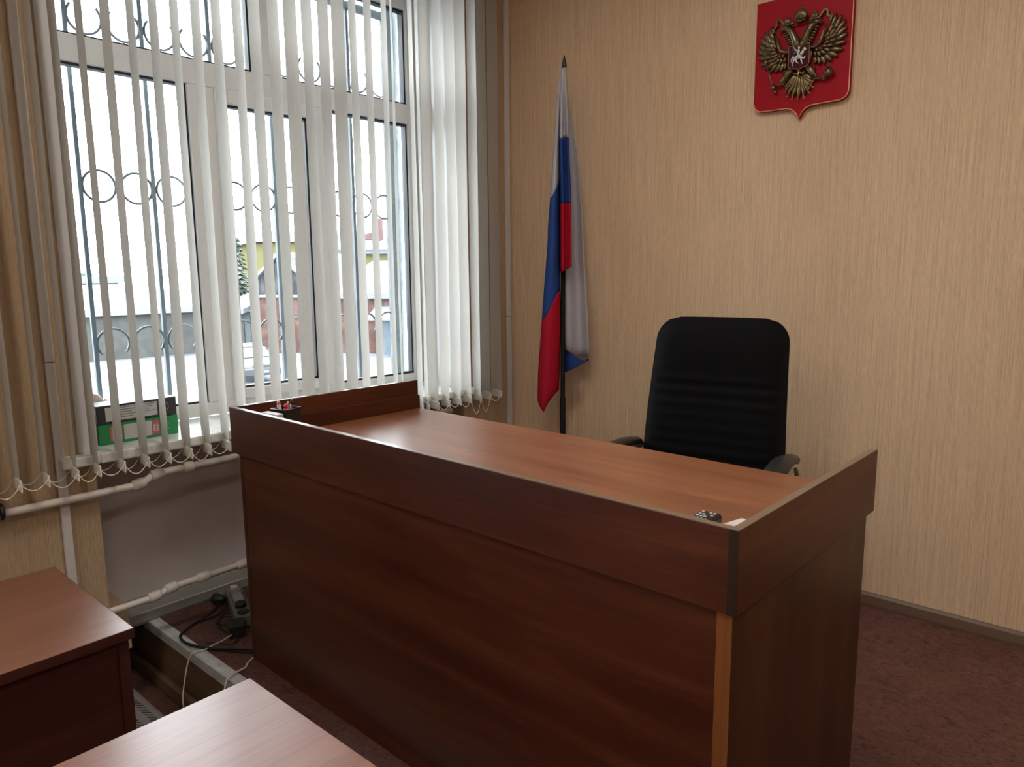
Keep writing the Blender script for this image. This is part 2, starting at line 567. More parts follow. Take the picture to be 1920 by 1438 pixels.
# ------------------------------------------------------------------ windows
def make_window(name, y0, y1, label, full=True):
    w = thing(name, label, 'window', (0, 0, 0), kind='structure')
    X0, X1 = -.372, -.302
    def part(n, d, m=white_pvc, bv=.004, p=w):
        return boxobj(n, d, m, p, bv)
    L, Rr = y0, y1
    gl0, gr1 = y0 + .10, y1 - .062
    part('frame_stile', (X0, X1, L, gl0, SILLZ, TOPZ))
    part('frame_stile', (X0, X1, gr1, Rr, SILLZ, TOPZ))
    part('bottom_rail', (X0, X1, gl0, gr1, SILLZ, .802))
    part('top_rail', (X0, X1, gl0, gr1, 2.645, TOPZ))
    part('transom', (X0, X1, gl0, gr1, 2.095, 2.19))
    m1a, m1b = y0 + .564, y0 + .70
    m2a, m2b = y0 + 1.115, y0 + 1.245
    part('mullion', (X0, X1, m1a, m1b, .802, 2.095))
    part('mullion', (X0, X1, m2a + .03, m2b, .802, 2.095))
    uc = (gl0 + gr1) / 2
    part('mullion', (X0, X1, uc - .05, uc + .05, 2.19, 2.645))
    # opening sash in the middle, proud of the frame
    b = B()
    s0, s1 = m1b - .03, m2a + .035
    a0, a1, z0, z1 = m1b + .025, m2a, .842, 2.04
    for d in ((s0, a0, .797, 2.10), (a1, s1, .797, 2.10), (a0, a1, .797, z0), (a0, a1, z1, 2.10)):
        bx(b, X0, X1 + .012, *d)
    obj('opening_sash', b, white_pvc, w, .005)
    panes = [(gl0, m1a, .802, 2.095), (a0, a1, z0, z1), (m2b, gr1, .802, 2.095), (gl0, uc - .05, 2.19, 2.645), (uc + .05, gr1, 2.19, 2.645)]
    for a, c, z0_, z1_ in panes:
        g = boxobj('glass_pane', (-.340, -.334, a, c, z0_, z1_), glass, w)
        b = B()
        t = .009
        for d in ((a, c, z0_, z0_ + t), (a, c, z1_ - t, z1_), (a, a + t, z0_, z1_), (c - t, c, z0_, z1_)):
            bx(b, -.352, -.318, *d)
        obj('gasket', b, gasket, g)
    # sill board
    b = B()
    bx(b, -.302, .058, y0, y1, SILLZ - .035, SILLZ)
    bx(b, .0005, .058, y0 - .115, y0, SILLZ - .035, SILLZ)
    bx(b, .0005, .058, y1, y1 + .055, SILLZ - .035, SILLZ)
    obj('sill_board', b, sill_m, w, .006)
    return w
make_window('window_1', WIN[0][0], WIN[0][1], 'large white plastic window with transom and five panes behind the vertical blind')
make_window('fill_window_2', WIN[1][0], WIN[1][1], 'added unseen white plastic window further along the window wall, bringing in fill light')  # added out of view to let more daylight into the room
make_window('fill_window_3', WIN[2][0], WIN[2][1], 'added unseen white plastic window at the far end of the window wall, bringing in fill light')  # another unseen window added for its daylight

# ------------------------------------------------------------------ outside grille
gr = thing('window_grille', 'dark iron window grille with bars and curled rings outside the large window', 'window grille', (-.5, 0, 0))
def gbar(y, z0, z1, r=.008, m=iron, name='bar'):
    b = B()
    bx(b, -r, r, y - r, y + r, z0, z1)
    obj(name, b, m, gr)
for y in (-1.946, -1.668, -1.385, -1.104, -.655):
    gbar(y, .70, 2.66)
gbar(-.398, .60, 2.69, .024, iron_old, 'corner_post')
gbar(-2.20, .60, 2.69, .024, iron_old, 'corner_post')
b = B(); bx(b, -.02, .02, -2.2, -.398, 2.645, 2.675); obj('top_bar', b, iron_old, gr)
b = B(); bx(b, -.02, .02, -2.2, -.398, .66, .69); obj('bottom_bar', b, iron_old, gr)
def arc(y, z, a0, a1, r=.061):
    b = B()
    closed = a1 - a0 >= 360
    n = 28 if closed else 22
    pts = []
    for i in range(n if closed else n + 1):
        a = R(a0 + (a1 - a0) * i / n)
        pts.append((0, y + r * math.cos(a), z + r * math.sin(a)))
    tube(b, pts, .0052, 6, closed=closed)
    return obj('scroll_ring', b, iron, gr)
for k in range(11):
    y = -1.876 + .142 * k
    arc(y, 1.064, -42, 222)
    arc(y, 1.689, 0, 360)
    arc(y, 2.317, 138, 402)

# ------------------------------------------------------------------ vertical blind
bl = thing('vertical_blind', 'cream fabric vertical blind hanging half open across the whole window wall', 'blind', (.085, -1.3, 2.9))
boxobj('head_rail', (-.02, .02, -1.6, 1.22, -.01, .03), white_pvc, bl, .003)
SL = [(-2.555, -4), (-2.479, -4), (-2.404, -3), (-2.328, -3), (-2.243, -5), (-2.178, -4), (-2.101, -4), (-2.023, -4), (-1.946, -7), (-1.872, -4), (-1.799, -7), (-1.725, -7), (-1.651, -6),
      (-1.57, -7), (-1.501, -4), (-1.424, -5), (-1.351, 2), (-1.276, -7), (-1.2, -8), (-1.132, -2), (-1.057, -16), (-.979, -17), (-.893, -26), (-.853, -33), (-.745, -27), (-.707, -32),
      (-.662, -9), (-.585, -15), (-.511, -13), (-.439, -11), (-.362, -16), (-.294, -15), (-.214, -11)]
ZB, ZT = .683, 2.88
def slat_mesh(bow, phase):
    b = B()
    w = .0445
    rows = 14
    grid = []
    for i in range(rows + 1):
        z = ZB + .03 + (ZT - ZB - .03) * i / rows
        row = []
        for j in range(7):
            t = -1 + 2 * j / 6
            row.append(b.verts.new((w * t, bow * (1 - t * t) + .0015 * math.sin(phase + z * 3 + t), z)))
        grid.append(row)
    for r0, r1 in zip(grid, grid[1:]):
        for j in range(6):
            f = b.faces.new((r0[j], r0[j + 1], r1[j + 1], r1[j]))
            f.smooth = True
    return b
tips = []
for i, (y, a) in enumerate(SL):
    o = obj('slat', slat_mesh(.005, i * 1.7), slat_m, bl)
    o.location = (0, y + 1.3, -2.9)
    aa = R(a + random.uniform(-.6, .6))
    o.rotation_euler = (0, 0, aa)
    b = B()
    prism(b, [(-.0445, .0), (.0445, .0), (.0445, .034), (.040, .037), (-.040, .037), (-.0445, .034)], .0005, .0060, plane='XZ')
    wgt = obj('bottom_weight', b, slat_w, o, .001)
    wgt.location = (0, 0, ZB)
    d = Vector((math.cos(aa), math.sin(aa), 0))
    tips.append((Vector((0, y + 1.3, 0)) + d * .0445, Vector((0, y + 1.3, 0)) - d * .0445))
zc = ZB + .028 - 2.9
for side in (0, 1):
    b = B()
    for i in range(len(tips) - 1):
        p, q = tips[i][side], tips[i + 1][side]
        big = .085 if (i in (29, 30) and side == 0) else .034 + .006 * math.sin(i * 2.3)
        n = max(14, int(((q - p).length + big) / .0058))
        pts = []
        for j in range(n + 1):
            t = j / n
            c = p.lerp(q, t)
            pts.append(Vector((c.x, c.y, zc - big * 4 * t * (1 - t))))
        tube(b, pts, .0008, 4)
        for c in pts[::1]:
            ell(b, c, (.0023, .0023, .0023), seg=5, ring=3)
        tube(b, [(p.x, p.y, zc + .004), (p.x, p.y + .004, zc - .012), (p.x, p.y + .002, zc - .034), (p.x, p.y - .003, zc - .012), (p.x, p.y, zc + .004)], .0007, 4)
    obj('bead_chain', b, bead_m, bl)

# ------------------------------------------------------------------ cable ducts
b = B()
bx(b, -.199, -.0005, -2.1495, -2.088, 0.0, .16)
tag(obj('trim_4', b, paper_y), 'wallpapered foot of the pier at the left end of the niche', 'wall', kind='structure')
dl = thing('cable_duct', 'narrow grey white plastic cable duct on the wall left of the window', 'cable duct', (0, -2.259, 0))
boxobj('duct_section', (0.0005, .017, -.014, .014, 1.064, CEIL - .002), duct_m, dl, .003)
b = B(); bx(b, .0005, .017, -.014, .014, FZ + .002, 1.060); obj('duct_section', b, duct_m, dl, .003)
dr = thing('cable_duct', 'narrow white plastic cable duct in the corner beside the back wall', 'cable duct', (0, -.022, 0))
boxobj('duct_section', (0.0005, .018, -.016, .014, 1.10, CEIL - .002), duct_m, dr, .003)
b = B(); bx(b, .0005, .018, -.016, .014, .001, 1.096); obj('duct_section', b, duct_m, dr, .003)

# ------------------------------------------------------------------ heating pipes
def pipe(name, label, pts, joints, r):
    t = thing(name, label, 'pipe', pts[0])
    o = Vector(pts[0])
    b = B(); tube(b, [Vector(p) - o for p in pts], r, 14); obj('pipe_run', b, pipe_m, t)
    for p, q in joints:
        b = B()
        tube(b, [Vector(p) - o, Vector(p).lerp(Vector(q), .15) - o, Vector(p).lerp(Vector(q), .85) - o, Vector(q) - o], [r * 1.15, r * 1.5, r * 1.5, r * 1.15], 14)
        obj('coupling', b, pipe_m, t)
    return t
up_ = pipe('heating_pipe', 'upper white heating pipe crossing the niche just under the window sill', [(.035, -3.4, .607), (.035, -2.03, .604), (.035, -2.015, .606), (.035, -1.975, .630), (.035, -1.955, .632), (.035, -.50, .645)],
     [((.035, -2.05, .604), (.035, -2.005, .610)), ((.035, -1.985, .626), (.035, -1.94, .632)), ((.035, -1.87, .633), (.035, -1.83, .633)), ((.035, -1.655, .634), (.035, -1.60, .634))], .0135)
o = Vector((.035, -3.4, .607))
b = B()
tube(b, [Vector((.035, -2.475, .612)) - o, Vector((.035, -2.448, .612)) - o], .025, 18)
obj('union_nut', b, chrome, up_, .003)
b = B()
tube(b, [Vector((.035, -2.447, .612)) - o, Vector((.035, -2.436, .612)) - o], .027, 18)
tube(b, [Vector((.035, -2.466, .612)) - o, Vector((.035, -2.458, .612)) - o], .028, 18)
obj('rubber_ring', b, black_pl, up_, .003)
pipe('heating_pipe', 'lower white heating pipe running just above the grey skirting in the niche', [(.035, -3.4, .172), (.035, -2.01, .177), (.035, -1.995, .179), (.035, -1.955, .192), (.035, -1.94, .193), (.035, -.50, .200)],
     [((.035, -2.03, .177), (.035, -1.985, .182)), ((.035, -1.968, .189), (.035, -1.925, .194)), ((.035, -1.85, .194), (.035, -1.80, .194)), ((.035, -1.69, .195), (.035, -1.63, .196)), ], .0125)
b = B()
tube(b, [(-.19, -1.665, .23), (-.02, -1.665, .23)], .016, 12)

# ------------------------------------------------------------------ judge's desk
XRD, YFD = 2.19136, -1.88657
desk = thing('judge_desk', 'large reddish brown laminate desk with raised rim, standing on the podium', 'desk', (XRD, YFD, 0.0), R(-.995))
Wd = 1.80336            # outer width
ZT_, H, HF = .79, .90, .745
T = .017
x0, x1 = -Wd, 0.0
# carcass
boxobj('front_panel', (x0 + .034, x1 - .044, .0175, .034, 0.0, ZT_ - .025), desk_x, desk)
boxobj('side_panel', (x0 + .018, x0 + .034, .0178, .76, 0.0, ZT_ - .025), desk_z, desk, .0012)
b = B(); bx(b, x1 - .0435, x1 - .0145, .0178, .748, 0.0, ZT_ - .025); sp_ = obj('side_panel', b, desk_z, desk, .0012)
boxobj('edge_band', (x1 - .0435, x1 - .0145, .0165, .0180, 0.001, ZT_ - .03), edge_lt, sp_)
boxobj('edge_band', (x0 + .0175, x0 + .0345, .0165, .0180, 0.001, ZT_ - .03), desk_z, desk.children[1])
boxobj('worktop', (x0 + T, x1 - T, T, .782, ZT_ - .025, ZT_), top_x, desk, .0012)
def rim(name, dims, m, em, strip):
    o = boxobj(name, dims, m, desk, .0010)
    boxobj('top_edge_band', strip, em, o)
    return o
rim('front_rim', (x0, x1 - T, 0, T, HF, H), desk_x, edge_pale, (x0, x1 - T, .0006, T - .0006, H - .0002, H + .0012))
rim('side_rim', (x0, x0 + T, T, .805, HF, H), desk_y, edge_pale, (x0 + .0006, x0 + T - .0006, T, .805, H - .0002, H + .0012))
rs = rim('side_rim', (x1 - T, x1, .0, .754, HF, H), desk_y, edge_pale, (x1 - T + .0006, x1 - .0006, 0.0, .754, H - .0002, H + .0012))
boxobj('corner_edge_band', (x1 - T, x1 - .0004, -.0012, .0002, HF, H), edge_dark, rs)
b = B()
bx(b, x0 + T, x0 + .050, T, .786, ZT_, .845)
il = obj('inner_ledge', b, desk_y, desk, .0015)
boxobj('legs_brace', (x0 + .036, x1 - .046, .50, .516, .25, ZT_ - .03), desk_x, desk)
for y_, z_ in ((.735, .795),):
    b = B(); tube(b, [(x1 - .0005, y_, z_), (x1 + .001, y_, z_)], .0035, 8); obj('cap', b, edge_pale, desk)
b = B(); tube(b, [(x0 + .03, .0005, .79), (x0 + .03, -.001, .79)], .003, 8); obj('cap', b, edge_dark, desk)

# things on the desk
def DW(x, y):
    th = R(-.995)
    dx, dy = x, y
    return (XRD + math.cos(th) * dx - math.sin(th) * dy, YFD + math.sin(th) * dx + math.cos(th) * dy)

rc = thing('remote_control', 'black remote control with coloured buttons on the worktop near the right corner', 'remote control', (1.990, -1.648, ZT_ + .0005), R(1))
b = B()
prism(b, [(-.025, 0), (.025, 0), (.0265, .012), (.022, .020), (-.022, .020), (-.0265, .012)], -.075, .075, plane='XZ')
obj('casing', b, black_pl, rc, .004)
cols = [mat('button_blue', (.10, .16, .45), .4), mat('button_red', (.50, .06, .06), .4), mat('button_green', (.05, .30, .14), .4), mat('button_pale', (.50, .50, .48), .4), mat('button_rose', (.5, .25, .28), .4)]
for r_ in range(9):
    for c_ in range(4):
        k = (3, 3, 3, 3)
        ci = {3: [0, 4, 2, 1]}.get(r_, k)[c_] if r_ in (3,) else 3
        if (r_ * 7 + c_ * 5) % 4 == 1 and r_ != 3:
            continue
        b = B()
        xx = -.0135 + c_ * .009
        yy = .062 - r_ * .0148
        bx(b, xx - .0030, xx + .0030, yy - .0030, yy + .0030, .0195, .0222)
        obj('button', b, cols[ci], rc, .0006)

pn = B()
bx(pn, -.028, .028, -.04, .04, 0, .0007)
pno = obj('paper_note', pn, mat('white_paper', (.62, .56, .50), .8))
pno.location = (2.052, -1.565, ZT_ + .0006)
pno.rotation_euler = (0, 0, R(-14))
tag(pno, 'small blank white paper slip on the worktop in the right front corner', 'paper')

pc = thing('pen_holder', 'black pen holder with wire rim in the left front corner of the desk', 'pen holder', (.552, -1.742, ZT_ + .0005), R(12))
b = B()
w0, w1 = .026, .034
zt = .110
ring = []
for (w_, z_) in ((w0, 0), (w1, zt)):
    ring.append([b.verts.new((sx_ * w_, sy_ * w_, z_)) for sx_, sy_ in ((-1, -1), (1, -1), (1, 1), (-1, 1))])
for i in range(4):
    b.faces.new((ring[0][i], ring[0][(i + 1) % 4], ring[1][(i + 1) % 4], ring[1][i]))
b.faces.new(ring[0])
o = obj('mesh_cup', b, black_pl, pc)
md = o.modifiers.new('thick', 'SOLIDIFY'); md.thickness = .002
b = B()
tube(b, [(-w1, -w1, zt), (w1, -w1, zt), (w1, w1, zt), (-w1, w1, zt)], .0016, 6, closed=True)
obj('wire_rim', b, mat('grey_wire', (.16, .16, .17), .3, metal=.5), pc)
def pen(name, label, x, y, lean, az, ln, col, cap, r=.0045):
    t = thing(name, label, 'pen', (x, y, ZT_ + .005), az)
    d = Vector((math.sin(lean), 0, math.cos(lean)))
    b = B(); tube(b, [d * 0, d * (ln * .62), d * ln], [r * .8, r, r], 10); obj('barrel', b, col, t)
    b = B(); tube(b, [d * (ln - .001), d * (ln + .012)], [r * 1.15, r * .7], 10); obj('cap', b, cap, t)
pink = mat('pink_pen', (.62, .34, .36), .4)
redp = mat('red_pen', (.55, .02, .05), .35)
dkp = mat('dark_pen', (.05, .03, .04), .4)
pen('pen', 'thick pale pink pen leaning left in the black pen holder', .549, -1.748, R(8), R(215), .120, pink, pink, .006)
pen('pen', 'dark pen standing at the right in the black pen holder', .562, -1.738, R(5), R(40), .122, dkp, dkp, .004)
pen('pen', 'bright red pen in the middle of the pen holder', .554, -1.746, R(3), R(0), .108, redp, redp, .006)
pen('pen', 'red pen with pale cap behind the bright red pen', .560, -1.748, R(4), R(60), .116, redp, pink, .004)

nb = thing('paper_box', 'small grey white note block standing in front of the black pen holder', 'note block', (.578, -1.808, ZT_ + .0005), R(3))
boxobj('block', (-.042, .042, -.014, .014, 0, .103), mat('grey_card', (.42, .42, .42), .6), nb, .002)
boxobj('top_sheet', (-.041, .041, -.013, .013, .103, .1055), mat('note_white', (.66, .65, .64), .7), nb)

# ------------------------------------------------------------------ office chair
ch = thing('office_chair', 'black high backed executive chair with ribbed backrest behind the desk', 'office chair', (1.508, -.66, 0.0), R(10))
def back_mesh():
    b = B()
    nz, nx = 60, 18
    zb, zt = .46, 1.163
    seams = [.60, .645, .69, .735, .782, .828, .873, .918, .958]
    F, Bk = [], []
    for i in range(nz + 1):
        v = i / nz
        z = zb + (zt - zb) * v
        hw = .272 - .030 * v
        top = max(0, (z - (zt - .085)) / .085)
        hw_ = hw - .085 * (1 - math.sqrt(max(0, 1 - top * top)))
        lean = .10 + .10 * v
        curve = .018 * math.sin(v * math.pi * 1.15)
        g = 0
        for s in seams:
            g = max(g, math.exp(-((z - s) / .0045) ** 2))
        rf, rb = [], []
        for j in range(nx + 1):
            t = -1 + 2 * j / nx
            bul = (1 - abs(t) ** 5) * .040 * (1 - top ** 3 * .8)
            wing = .022 * t * t
            gg = g * .010 * (1 - abs(t) ** 8)
            pad = .010 * math.exp(-((z - 1.06) / .07) ** 2)
            rf.append(b.verts.new((hw_ * t, lean - curve - bul - pad * (1 - t * t) - wing + gg, z)))
            rb.append(b.verts.new((hw_ * t, lean - curve + .03 * (1 - abs(t) ** 4) * (1 - top ** 3 * .8) - wing, z)))
        F.append(rf); Bk.append(rb)
    for G, fl in ((F, 0), (Bk, 1)):
        for r0, r1 in zip(G, G[1:]):
            for j in range(nx):
                f = b.faces.new((r0[j], r0[j + 1], r1[j + 1], r1[j]))
                f.smooth = True
    for i in range(nz):
        for j in (0, nx):
            b.faces.new((F[i][j], F[i + 1][j], Bk[i + 1][j], Bk[i][j])).smooth = True
    for i in (0, nz):
        for j in range(nx):
            b.faces.new((F[i][j], F[i][j + 1], Bk[i][j + 1], Bk[i][j])).smooth = True
    return b
obj('backrest', back_mesh(), chair_fab, ch)
b = B()
bx(b, -.255, .255, -.38, .13, .44, .53)
obj('seat', b, chair_fab, ch, .035, segs=4)
for s in (-1, 1):
    b = B()
    n = 14
    pts, rad = [], []
    fr = [(s * .27, .10, .475), (s * .300, .12, .53), (s * .305, .115, .61), (s * .300, .07, .668), (s * .286, -.02, .684), (s * .286, -.10, .688), (s * .286, -.165, .682), (s * .286, -.212, .664), (s * .286, -.232, .62), (s * .295, -.235, .53), (s * .262, -.22, .475)]
    tube(b, fr, .011, 8)
    ar = obj('armrest', b, chrome, ch)
    b = B()
    path = [(.10, .668, .022), (.06, .690, .032), (-.02, .702, .036), (-.10, .707, .037), (-.17, .702, .038), (-.225, .680, .038), (-.252, .640, .036), (-.256, .585, .030), (-.254, .555, .018)]
    rows = []
    for i, (y, z, w_) in enumerate(path):
        y2, z2, _q = path[min(i + 1, len(path) - 1)]
        y1_, z1_, _q = path[max(i - 1, 0)]
        tn = Vector((0, y2 - y1_, z2 - z1_)).normalized()
        nr = Vector((0, -tn.z, tn.y))
        rows.append([b.verts.new(Vector((s * .286 + w_ * math.cos(2 * math.pi * k / 12), y, z)) - nr * (.017 * math.sin(2 * math.pi * k / 12))) for k in range(12)])
    for r0, r1 in zip(rows, rows[1:]):
        for k in range(12):
            b.faces.new((r0[k], r0[(k + 1) % 12], r1[(k + 1) % 12], r1[k])).smooth = True
    b.faces.new(rows[0])
    b.faces.new(rows[-1])
    obj('arm_pad', b, chair_pad, ar)
b = B(); lathe(b, [(.03, .10), (.03, .28), (.018, .285), (.018, .44)], (0, -.12, 0), 14); obj('gas_column', b, black_pl, ch)
b = B(); bx(b, -.09, .09, -.22, 0, .42, .445); obj('tilt_mechanism', b, black_pl, ch, .005)
b = B()
lathe(b, [(.045, .06), (.045, .115)], (0, -.12, 0), 14)
for k in range(5):
    a = 2 * math.pi * k / 5 + .3
    tube(b, [(.03 * math.cos(a), -.12 + .03 * math.sin(a), .095), (.29 * math.cos(a), -.12 + .29 * math.sin(a), .075)], [.022, .014], 8)
base_o = obj('star_base', b, black_pl, ch)
for k in range(5):
    a = 2 * math.pi * k / 5 + .3
    cx0, cy0 = .285 * math.cos(a), -.12 + .285 * math.sin(a)
    b = B()
    for s in (-1, 1):
        tube(b, [(cx0 + s * .006, cy0, .025), (cx0 + s * .022, cy0, .025)], .025, 14)
    tube(b, [(cx0, cy0, .03), (cx0, cy0, .07)], .008, 8)
    obj('caster', b, black_pl, base_o)

# ------------------------------------------------------------------ flag on its stand
PX, PY = .530, -.20
fp = thing('flagpole', 'thin black floor flagpole with dark pointed tip beside the corner', 'flagpole', (PX - .012, PY, 0.0))
b = B(); lathe(b, [(.15, 0), (.15, .012), (.10, .022), (.03, .03), (.02, .06)], (0, 0, 0), 24); obj('floor_base', b, black_pl, fp)
b = B(); tube(b, [(0, 0, .03), (0, 0, .72), (.0, 0, .722), (.006, 0, 2.26)], [.0145, .0145, .011, .010], 12); obj('pole', b, mat('black_pole', (.003, .003, .0035), .6, spec=.2), fp)
b = B(); lathe(b, [(.011, 2.262), (.012, 2.275), (.009, 2.292), (.001, 2.322)], (.008, 0, 0), 12); obj('tip', b, mat('dark_bronze_tip', (.07, .06, .05), .35, metal=.6), fp)

def interp(tab, z):
    tab = sorted(tab)
    if z <= tab[0][0]:
        return tab[0][1]
    for (a, va), (c, vc) in zip(tab, tab[1:]):
        if z <= c:
            return va + (vc - va) * (z - a) / (c - a)
    return tab[-1][1]
def smooth(t):
    return t * t * (3 - 2 * t)
# each fold: left/right edge tables (z -> x), colour limits as functions of s in 0..1, depth function
CX, CY, CZ = 2.691, -3.024, 1.338
def bring(x, z, y):       # same sight line, other depth in the room
    k = (y - CY) / (-.2 - CY)
    return Vector((CX + (x - CX) * k, y, CZ + (z - CZ) * k))
fb_ = B()
def fold(Lt, Rt, bands, depth, ns=10):
    for (top, bot, mi) in bands:
        rows = []
        nr = 26
        for i in range(nr + 1):
            v = i / nr
            row = []
            for j in range(ns + 1):
                s = j / ns
                z = top(s) + (bot(s) - top(s)) * v
                xl, xr_ = interp(Lt, z), interp(Rt, z)
                x = xl + (xr_ - xl) * s
                row.append(fb_.verts.new(bring(x, z, depth(s, z))))
            rows.append(row)
        for r0, r1 in zip(rows, rows[1:]):
            for j in range(ns):
                try:
                    f = fb_.faces.new((r0[j], r0[j + 1], r1[j + 1], r1[j]))
                    f.material_index = mi
                    f.smooth = True
                except ValueError:
                    pass
LA = [(2.30, .508), (2.272, .503), (2.11, .482), (1.946, .466), (1.759, .450), (1.547, .428), (1.476, .426), (1.281, .405), (1.036, .382), (.831, .362), (.689, .358), (.60, .40)]
RA = [(2.30, .520), (1.96, .497), (1.362, .502), (1.07, .508), (.827, .497), (.755, .494), (.622, .417), (.60, .41)]
def ba(s): return 1.687 + .070 * smooth(s)
def bb_(s): return 1.102 + .145 * smooth(s)
def bc(s): return .664 + (-.042) * math.sin(math.pi * min(1, s * 1.1) ) + .095 * s ** 2
dA = lambda s, z: -.225 - .05 * math.sin(math.pi * s) * min(1, (2.3 - z) / .6) + .020 * s
fold(LA, RA, [(lambda s: 2.26, ba, 0), (ba, bb_, 1), (bb_, bc, 2)], dA)
LB = [(2.30, .503), (2.1, .499), (1.96, .495), (1.36, .500), (1.2, .51)]
RB = [(2.30, .536), (2.261, .538), (2.1, .545), (1.955, .552), (1.655, .568), (1.36, .570), (1.2, .57)]
def be(s): return 1.330 + .03 * s
def dB(s, z):
    k = min(1, (2.27 - z) / .25)
    return -.215 - .022 * math.sin(math.pi * min(1, max(0, (s - .0) / 1.0))) - .020 * k * math.cos(2 * math.pi * (s - .95) * 1.4)
fold(LB, RB, [(lambda s: 2.266, lambda s: 1.956, 0), (lambda s: 1.956, lambda s: 1.655, 1), (lambda s: 1.655, be, 2)], dB, 12)
LC = [(2.20, .520), (1.9, .515), (1.3, .515), (.85, .516)]
RC = [(2.20, .530), (2.155, .543), (1.943, .591), (1.819, .610), (1.601, .633), (1.415, .642), (1.214, .660), (.982, .674), (.90, .674), (.84, .60)]
def bd(s): return .972 - .045 * math.sin(math.pi * s * .62) + .005 * s
dC = lambda s, z: -.150 - .028 * math.sin(s * 6.0 + .5) * min(1, (2.2 - z) / .8) + .03 * s
fold(LC, RC, [(lambda s: 2.20, bd, 0)], dC, 14)
# blue flap below the white fold
LD = [(1.2, .516), (.5, .516)]
RD = [(1.2, .660), (.93, .672), (.5, .672)]
def bdu(s): return .985 - .045 * math.sin(math.pi * s * .62) - .03 * s
def bdl(s): return .845 + .073 * s ** 1.3
dD = lambda s, z: -.150 - .02 * math.sin(s * 5) + .012
fold(LD, RD, [(bdu, lambda s: bdl(s) + .010, 1), (lambda s: bdl(s) + .010, bdl, 3)], dD, 12)
flag = obj('national_flag', fb_, [flag_w, flag_b, flag_r, flag_bd])
md = flag.modifiers.new('thick', 'SOLIDIFY'); md.thickness = .0016; md.offset = 0
tag(flag, 'white, blue and red striped cloth flag hanging in folds from the flagpole', 'flag')

# ------------------------------------------------------------------ coat of arms on the wall
em = thing('coat_of_arms', 'red shield plaque with bronze double headed eagle on the back wall', 'wall emblem', (1.549, 0, 2.15))
SH = [(-.186, .24), (-.186, -.145)]
for i in range(7):
    a = R(180 + 90 * i / 6); SH.append((-.150 + .036 * math.cos(a), -.145 + .036 * math.sin(a)))
SH += [(-.10, -.182), (-.05, -.183), (-.028, -.190), (-.012, -.205), (0, -.226), (.012, -.205), (.028, -.190), (.05, -.183), (.10, -.182)]
for i in range(7):
    a = R(270 + 90 * i / 6); SH.append((.150 + .036 * math.cos(a), -.145 + .036 * math.sin(a)))
SH += [(.186, .24)]
b = B(); prism(b, SH, -.001, -.022, 0, 'XZ'); obj('shield_plate', b, red_pl, em)
b = B()
loop = [(x * .993, -.0225, z * .993 if z > -.2 else z * .995) for x, z in SH]
tube(b, loop, .0022, 6, closed=True)
obj('gilt_border', b, gold_edge, em)

